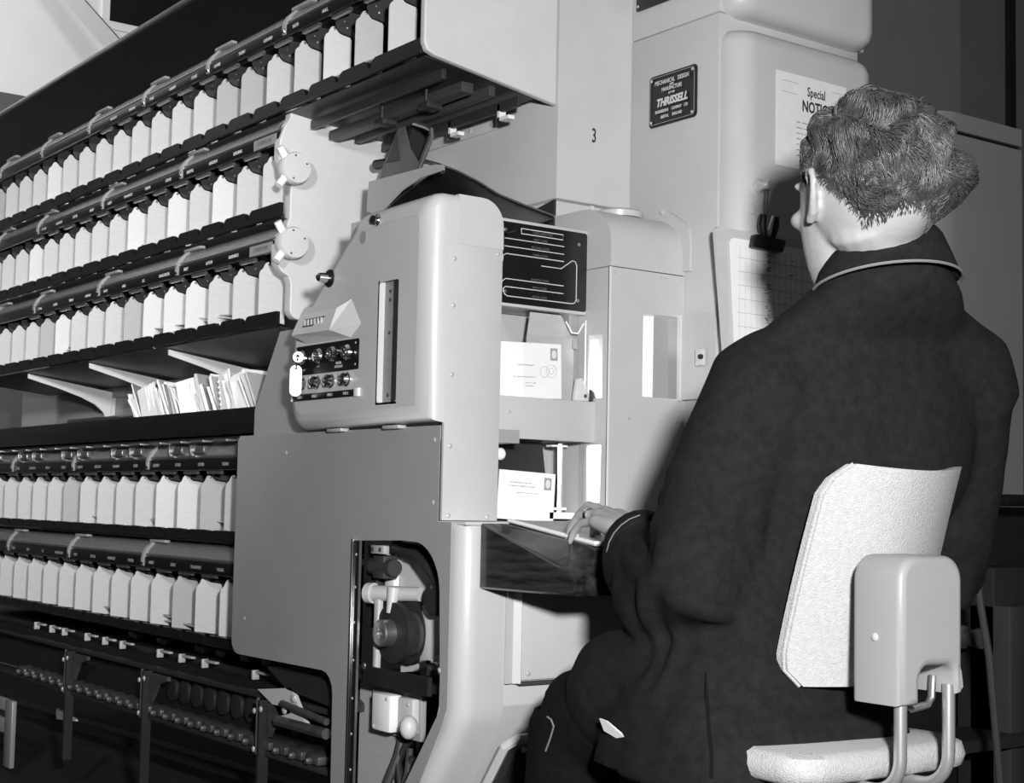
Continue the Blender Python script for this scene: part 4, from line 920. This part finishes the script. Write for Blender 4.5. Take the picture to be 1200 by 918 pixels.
# --- jacket
def fold(p):
    n1 = noise.noise(V((p.x*7, p.y*7, p.z*5)))*.0085+noise.noise(V((p.x*16, p.y*16, p.z*9+3)))*.0028
    # drag folds around the elbow and across the side
    e = (p-ELL).length; n1 += .0055*math.sin(70*(p.z*.75+p.x*.55+.3*noise.noise(p*6)))*math.exp(-(e/.15)**2)
    w_ = math.exp(-((p.z-.72)/.16)**2); n1 += .004*math.sin(48*(p.z+.45*p.y-.2*p.x+.2*noise.noise(p*5)))*w_
    cfl = (p-V((-1.88, 1.62, .79))).length; n1 += .003*math.sin(120*(p.x+.4*p.z))*math.exp(-(cfl/.07)**2)
    return n1
b = MB()
b.loft([ring(c, a, d_, e) for c, a, d_, e in (
 ((-1.620, 1.640, .474), .212, .185, 4.2), ((-1.618, 1.645, .53), .210, .180, 3.8), ((-1.632, 1.655, .60), .202, .152, 2.7), ((-1.632, 1.690, .67), .188, .138, 2.5), ((-1.590, 1.742, .78), .178, .130, 2.4),
 ((-1.550, 1.765, .90), .200, .138, 2.4), ((-1.540, 1.765, 1.00), .228, .128, 2.4), ((-1.528, 1.768, 1.06), .226, .112, 2.3), ((-1.515, 1.764, 1.105), .20, .096, 2.2),
 ((-1.486, 1.752, 1.145), .164, .106, 2.1), ((-1.456, 1.738, 1.182), .122, .106, 2.0), ((-1.440, 1.730, 1.210), .092, .090, 2.0), ((-1.438, 1.728, 1.222), .078, .076, 2.0))])
b.loft_tube([SHL+V((.0, .03, .035)), SHL+V((-.004, -.008, .0)), SHL.lerp(ELL, .5)+V((-.01, -.012, 0)), ELL+V((.006, -.004, .01)), V((-1.685, 1.545, .726)), V((-1.755, 1.578, .742)), V((-1.815, 1.605, .770)), V((-1.858, 1.627, .795))], [.060, .082, .086, .084, .085, .082, .072, .063], 18)
b.loft_tube([SHR+V((-.0, -.03, .035)), SHR+V((.0, .016, .0)), SHR.lerp(ELR, .5)+V((0, .012, 0)), ELR, ELR.lerp(WRR, .5), V((-1.86, 1.965, .79))], [.060, .080, .082, .080, .070, .058], 18)
b.loft_tube([(-1.475, 1.785, 1.165), (-1.47, 1.87, 1.125), (-1.472, 1.945, 1.085), (-1.478, 1.985, 1.03)], [.055, .068, .075, .072], 16)
# skirt of the jacket over the lap, both sides
b.loft_tube([(-1.62, 1.605, .585), (-1.74, 1.595, .575), (-1.83, 1.588, .562), (-1.895, 1.580, .552)], [.142, .130, .112, .084], 18)
b.loft_tube([(-1.60, 1.76, .60), (-1.74, 1.79, .605), (-1.85, 1.80, .590), (-1.90, 1.80, .57)], [.13, .12, .095, .06], 16)
b.loft_tube([(-1.68, 1.69, .62), (-1.80, 1.69, .60)], [.14, .10], 14)
jk = remesh(b, 'jacket', .0085, 'coat', man, 9, fold)
# vent flap at the back
f_ = frame((-1.505, 1.60, .56), (.55, .83, 0), (.05, 0, 1))
# collar: stands at the nape and turns down
def cring(c, a, d_, a0=-205, a1=25, n=26, dz=0):
    out = []
    for k in range(n+1):
        q = math.radians(a0+(a1-a0)*k/n)
        fwd_ = math.sin(q); out.append(V(c)+V((.12, .992, 0))*a*math.cos(q)+V((-.992, .12, 0))*d_*fwd_+V((0, 0, dz*fwd_)))
    return out
NC = V((-1.434, 1.718, 1.211))
outer_ = [cring(NC+V((.002, .002, -.020)), .110, .098, dz=-.022), cring(NC+V((.0, 0, .004)), .101, .090, dz=-.026), cring(NC+V((0, 0, .030)), .086, .080, dz=-.026), cring(NC+V((0, 0, .036)), .080, .075, dz=-.026), cring(NC+V((0, 0, .020)), .076, .072, dz=-.026), cring(NC+V((0, 0, -.02)), .078, .074, dz=-.026)]
b = MB(); vs = [[b.bm.verts.new(p) for p in r] for r in outer_]
for ra, rb in zip(vs, vs[1:]+vs[:1]):
    for k in range(len(ra)-1): b.bm.faces.new((ra[k], ra[k+1], rb[k+1], rb[k]))
b.bm.faces.new([r[0] for r in vs]); b.bm.faces.new([r[-1] for r in vs][::-1])
cl = b.build('jacket_collar', 'coat', man, ang=180)
b = MB(); b.loft_tube([p+V((0, 0, -.002)) for p in cring(NC+V((.002, .002, -.020)), .112, .100, dz=-.022)], .0022, 6); b.build('collar_piping', 'piping', jk)
b = MB(); vs = [[b.bm.verts.new(p) for p in r] for r in (cring(NC+V((0, 0, .0)), .074, .070, dz=-.02), cring(NC+V((0, 0, .042)), .0745, .0700, dz=.012), cring(NC+V((0, 0, .042)), .072, .0675, dz=.012), cring(NC+V((0, 0, .0)), .070, .066, dz=-.02))]
for ra, rb in zip(vs, vs[1:]+vs[:1]):
    for k in range(len(ra)-1): b.bm.faces.new((ra[k], ra[k+1], rb[k+1], rb[k]))
b.build('shirt_collar', 'cloth', man, ang=180)
# cuff welt and piping
dv = (V((-1.858, 1.627, .796))-V((-1.775, 1.592, .768))).normalized(); cc_ = V((-1.858, 1.627, .796))
def circ(c, d_, r, n=24):
    u = V((0, 0, 1)); u = (u-d_*u.dot(d_)).normalized(); w2 = d_.cross(u); return [c+(u*math.cos(2*PI*k/n)+w2*math.sin(2*PI*k/n))*r for k in range(n+1)]
b = MB(); b.loft([circ(cc_+dv*h, dv, r)[:-1] for h, r in ((-.04, .060), (-.03, .0655), (.006, .0625), (.012, .059), (.011, .054), (-.005, .05), (-.03, .045))]); b.build('cuff', 'coat', man, ang=180)
b = MB(); b.loft_tube(circ(cc_-dv*.028, dv, .0655)[1:-1], .0014, 6); b.build('cuff_piping', 'piping', jk)
MB().prism([(-1.742, 1.449, .548), (-1.72, 1.444, .547), (-1.695, 1.442, .538), (-1.674, 1.444, .528), (-1.70, 1.449, .524), (-1.732, 1.450, .531)], (0, .004, 0)).build('shirt_tail', 'cloth', man)
# trousers
b = MB()
for s in (-1, 1):
    hip, knee, ank = V((-1.66, 1.67+s*.07, .59)), V((-1.955, 1.70+s*.13, .510)), V((-1.98, 1.70+s*.12, .10))
    b.loft_tube([hip, hip.lerp(knee, .6), knee], [.090, .088, .083], 18); b.loft_tube([knee+V((.015, 0, .01)), knee.lerp(ank, .3), ank], [.084, .078, .068], 18)
b.loft([ring((-1.66, 1.67, z), .15, .10) for z in (.55, .58, .64)])
tr = remesh(b, 'trousers', .010, 'trouser', man, 8, lambda p: noise.noise(p*9)*.006)
b = MB(); b.loft_tube([(-1.918, 1.4885, .526), (-1.908, 1.4885, .523), (-1.901, 1.4885, .513), (-1.913, 1.491, .492), (-1.926, 1.4925, .471)], .0016, 6); b.build('trouser_piping', 'piping', tr)
b = MB(); b.loft_tube([(-1.553, 1.484, .632), (-1.541, 1.474, .607), (-1.532, 1.468, .587), (-1.523, 1.461, .571), (-1.516, 1.456, .555), (-1.505, 1.449, .540), (-1.498, 1.444, .525), (-1.494, 1.440, .50)], [.001, .0025, .003, .003, .003, .003, .003, .003], 6); b.build('back_vent', 'trouser', jk)
for s in (-1, 1):
    y = 1.70+s*.12; MB().loft([[(x+.05, y+w_*math.cos(q), z+h_*math.sin(q)) for q in [2*PI*k/14 for k in range(14)]] for x, z, w_, h_ in ((-1.965, .045, .02, .02), (-1.98, .05, .04, .048), (-2.05, .052, .046, .052), (-2.14, .040, .050, .038), (-2.21, .032, .038, .028), (-2.235, .028, .018, .016))]).build('shoe', 'black', man)

# --- hair
def hair_r(v):   # scalp radius factor in head space direction v (f,l,u)
    return 1
b = MB(); rng = random.Random(3)
bm2 = bmesh.new(); bmesh.ops.create_icosphere(bm2, subdivisions=5, radius=1)
def hairline(f, l):   # lowest u (unit sphere) at which hair grows
    ang = math.atan2(abs(l), -f)   # 0 at back, pi at front
    if ang < .9: return -.42+.10*math.cos(ang*3.5)
    if ang < 1.55: return -.42+.55*(ang-.9)/.65
    if ang < 2.0: return .13
    return .13+.50*(ang-2.0)/1.1
keep = [v for v in bm2.verts if v.co.z > hairline(v.co.x, v.co.y)-.02]
bmesh.ops.delete(bm2, geom=[v for v in bm2.verts if v.co.z <= hairline(v.co.x, v.co.y)-.02], context='VERTS')
def scalp(d, lift):
    f, l, u_ = d; return H(-.010+f*(.104+lift), l*(.079+lift), .018+u_*(.098+lift))
CRN = V((-.35, .12, .93)).normalized()
def wave(d):
    a = math.acos(max(-1, min(1, d.dot(CRN))))
    return math.sin(10*a+4.5*noise.noise(d*1.9)+2*noise.noise(d*4.5))
def thick(d):
    f, l, u_ = d; hl = u_-hairline(f, l); g = min(1, max(0, hl)/.55)
    n_ = noise.noise(V((f*2.2, l*2.2, u_*2.2+5)))*.010
    return .0015+g*(.021*(1-.30*l)+n_+.0075*wave(d))
for v in bm2.verts:
    d = v.co.copy(); v.co = scalp(d, thick(d)-.0015)
me = bpy.data.meshes.new('hair'); bm2.to_mesh(me); bm2.free(); me.transform(Matrix.Translation(-base(man)))
hr = link('hair', me, 'hair', man, True, 180)
b = MB(); cnt = 0
while cnt < 8500:
    d = V((rng.gauss(0, 1), rng.gauss(0, 1), rng.gauss(.25, 1))).normalized()
    hl = d.z-hairline(d.x, d.y)
    if hl < -.10 or (d.x > .8 and d.z < .2): continue
    g = min(1, max(0, hl+.05)/.5); fl_ = d-CRN; fl_ = fl_-d*fl_.dot(d)
    if fl_.length < .03: continue
    fl_.normalize(); sd = d.cross(fl_)
    curl = 1.5*noise.noise(d*2.3+V((3, 1, 7))); fl_ = (fl_*math.cos(curl)+sd*math.sin(curl)).normalized(); sd = d.cross(fl_)
    steps = 7; sl = (.010+.055*g)*rng.uniform(.7, 1.3); ph = 5*noise.noise(d*2.6)+rng.uniform(-.35, .35); amp = .075*g; path = []; rad = []
    lift = rng.uniform(0, .0035)*g
    for k in range(steps):
        q = k/(steps-1)
        dd = (d+fl_*sl*6*q*.9+sd*amp*math.sin(ph+q*5.2)).normalized()
        th_ = thick(dd)+lift+.0035*g*math.sin(ph+q*5.2+1.4)+(.0008 if g < .2 else 0)
        path.append(scalp(dd, th_)); rad.append((.0005+.0008*g)*(1-.7*abs(q-.4)/.6))
    if min((a_-b_).length for a_, b_ in zip(path, path[1:])) < 1e-5: continue
    b.loft_tube(path, rad, 3, cap=False); cnt += 1
for c_, r_ in ((H(-.040, -.088, .02), .011), (H(-.015, -.092, .055), .011), (H(-.03, -.09, .038), .010), (H(-.075, -.05, .085), .011), (H(-.085, -.02, .05), .010), (H(-.05, -.03, .115), .011)):   # loose curls
    for k in range(70):
        o_ = V((rng.gauss(0, .008), rng.gauss(0, .006), rng.gauss(0, .008))); a0 = rng.gauss(1.5, .9); rr_ = r_*rng.uniform(.6, 1.15)
        b.loft_tube([c_+o_+V((.35*rr_*q, rr_*math.sin(a0+q), rr_*math.cos(a0+q))) for q in (0, .7, 1.4, 2.1, 2.8, 3.5)], [.0006, .0013, .0016, .0015, .0011, .0005], 3, cap=False)
lk = b.build('hair_locks', 'hair', man, ang=180); lk['kind'] = 'stuff'

# ------------------------------------------------------------------ chair
t = thing('operator_chair', (-1.5, 1.72, 0), 'white upholstered operator chair with grey bracket and chromed tubes', 'chair')
b = MB(); NU, NV = 14, 14
def back_pt(u_, v, off):     # u -1..1 across (left to right), v 0..1 up
    x = -1.440+.085*v**1.25-.055*(u_*u_)*(1 if u_ < 0 else .75); y = 1.705+u_*((.130 if u_ < 0 else .150)-.010*v); z = .615+.305*v+.010*u_*u_*v
    return V((x+off, y, z))
def shape(i, j):
    u_ = -1+2*i/NU; v = j/NV
    # chamfered/rounded corners
    lim = 1.0
    if v < .12: lim = 1-.18*(1-v/.12)**2
    if v > .90 and u_ < 0: lim = 1-.20*((v-.90)/.10)
    return u_*lim, v
grid = {}
for side, off in ((0, 0.0), (1, -.020)):
    for i in range(NU+1):
        for j in range(NV+1):
            u_, v = shape(i, j); e = (abs(u_) > .9 or j in (0, NV)) ; grid[side, i, j] = b.bm.verts.new(back_pt(u_, v, off))
for i in range(NU):
    for j in range(NV):
        b.bm.faces.new((grid[0, i, j], grid[0, i+1, j], grid[0, i+1, j+1], grid[0, i, j+1])); b.bm.faces.new((grid[1, i, j], grid[1, i, j+1], grid[1, i+1, j+1], grid[1, i+1, j]))
for i in range(NU):
    b.bm.faces.new((grid[0, i, 0], grid[1, i, 0], grid[1, i+1, 0], grid[0, i+1, 0])); b.bm.faces.new((grid[0, i, NV], grid[0, i+1, NV], grid[1, i+1, NV], grid[1, i, NV]))
for j in range(NV):
    b.bm.faces.new((grid[0, 0, j], grid[0, 0, j+1], grid[1, 0, j+1], grid[1, 0, j])); b.bm.faces.new((grid[0, NU, j], grid[1, NU, j], grid[1, NU, j+1], grid[0, NU, j+1]))
bk = b.build('backrest', 'canvas', t, ang=50)
b = MB(); b.loft_tube([back_pt(shape(0, j)[0]*1.004, j/NV, -.006) for j in range(NV+1)], .0028, 6); b.build('welt', 'canvas', bk)
# bracket housing with arched cut-out
arch_o = [(1.582, .612), (1.622, .610)]
oc = [(1.594, .607), (1.634, .607)]+arc(1.655, .637, .021, 180, 95, 4)+arc(1.690, .637, .021, 85, 0, 4)+[(1.714, .617), (1.724, .617), (1.724, .765)]+arc(1.690, .770, .034, 0, 90, 6)+arc(1.628, .770, .034, 90, 180, 6)
sheet('bracket_housing', oc, [], FX(-1.302), .085, 'bracket', t, .010, 50)
screws([(-1.345, 1.593, .695)], (0, -1, 0), .006, t, 'bolt')
b = MB(); b.loft_tube([(-1.318, 1.612, .63)]+[(-1.363+.045*math.cos(q), 1.612, .536-.045*math.sin(q)) for q in [PI/2*k/8 for k in range(9)]]+[(-1.56, 1.61, .489)], .0088, 14); b.build('tube', 'tubing', t)
b = MB(); b.loft_tube([(-1.318, 1.712, .63)]+[(-1.363+.045*math.cos(q), 1.712, .536-.045*math.sin(q)) for q in [PI/2*k/8 for k in range(9)]]+[(-1.56, 1.71, .489)], .0088, 14); b.build('tube', 'tubing', t)
b = MB(); b.loft_tube([(-1.34, 1.648, .635), (-1.34, 1.650, .605), (-1.34, 1.662, .597), (-1.34, 1.695, .600), (-1.34, 1.704, .61), (-1.34, 1.706, .64)], .0055, 10); b.build('adjuster_loop', 'steel', t)
b = MB(); so = rrect(-.180, .185, -.130, .213, .05, 6)
b.loft([[(-1.578+v_*s_, 1.660+u_*s_, z) for u_, v_ in so] for z, s_ in ((.499, .93), (.505, .98), (.520, 1.0), (.536, .98), (.542, .92))]); b.build('seat', 'canvas', t, ang=50)
MB().lathe((-1.62, 1.70, 0), (0, 0, 1), [(.03, .03), (.495, .03)], 16).build('column', 'chrome', t)
for k in range(4):
    a = PI/4+PI/2*k; b = MB(); b.loft_tube([(-1.62, 1.70, .08), (-1.62+.25*math.cos(a), 1.70+.25*math.sin(a), .035)], [.02, .014], 10); b.lathe((-1.62+.25*math.cos(a), 1.70+.25*math.sin(a), 0), (0, 0, 1), [(0, .018), (.03, .016)], 10); b.build('leg', 'darkgrey', t)

# ------------------------------------------------------------------ background at right
t = thing('far_cabinet', (-3.7, 4.6, 0), 'dark grey cabinet with a rounded corner standing behind the man', 'cabinet')
def farsec(z, g=0): return [(x, y, z) for x, y in rrect(-3.9, -3.40+g, 4.25-g, 4.855, .10, 8, (0, 0, 0, 0)) [:0]+[(-3.9, 4.35)]+[( -3.52+.12*math.sin(a), 4.47-.12*math.cos(a)) for a in [PI/2*k/8 for k in range(9)]]+[(-3.40, 4.855), (-3.9, 4.855)]]
MB().loft([farsec(0), farsec(2.235)]).build('carcass', 'farcab', t)
MB().loft([farsec(2.25), farsec(2.315)]).build('lid', 'farcab', t)
MB().loft([[(x-.012 if x > -3.6 else x, y+.008 if y < 4.5 else y-.002, z) for x, y, z in farsec(zz_)] for zz_ in (2.23, 2.255)]).build('lid_gap', 'blackmatt', t)
solo(MB().box(-3.2, -2.66, 3.0, 4.2, 0, .885, .01), 'machine_casing', 'blackmatt', 'black machine casing low behind the chair at the right edge', 'machine')
t = thing('side_machine', (-2.6, 3.5, 0), 'dark machine frame standing at the right edge behind the chair', 'machine frame')
MB().box(-2.62, -2.50, 3.44, 3.60, 0, .72, .004).build('frame_post', 'darkgrey', t)
MB().box(-2.58, -2.45, 3.44, 3.50, .0, .62, .004).build('side_plate', 'hanger', t)
MB().prism([(-2.55, 3.22, .675), (-2.55, 3.45, .79), (-2.55, 3.45, .83), (-2.55, 3.22, .715)], (.02, 0, 0)).build('arm', 'hanger', t)
MB().box(-2.60, -2.4, 3.36, 3.60, .885, .915, .003).build('top_bar', 'black', t)
MB().box(-2.60, -2.57, 3.44, 3.50, .915, 1.12, .003).box(-2.60, -2.57, 3.44, 3.50, .80, .885).build('guide', 'steel', t)
MB().box(-2.60, -2.42, 3.15, 3.60, .26, .29).build('shelf', 'darkgrey', t)
MB().lathe((-2.5, 3.27, .545), (1, 0, 0), [(0, .03), (.03, .03), (.035, .022), (.07, .022), (.072, .026), (.085, .026), (.086, 0)], 18).build('motor', 'steel', t)
b = MB(); b.loft_tube([(-2.134, 2.868, .761), (-2.13, 2.88, .66), (-2.125, 2.905, .54), (-2.123, 2.94, .26), (-2.12, 2.96, 0.02)], .009, 10); b.ell((-2.134, 2.868, .768), .022, .022, .022, n=2)
solo(b, 'lever_rod', 'hanger', 'thin bent control lever with a dark ball end right of the chair', 'lever')
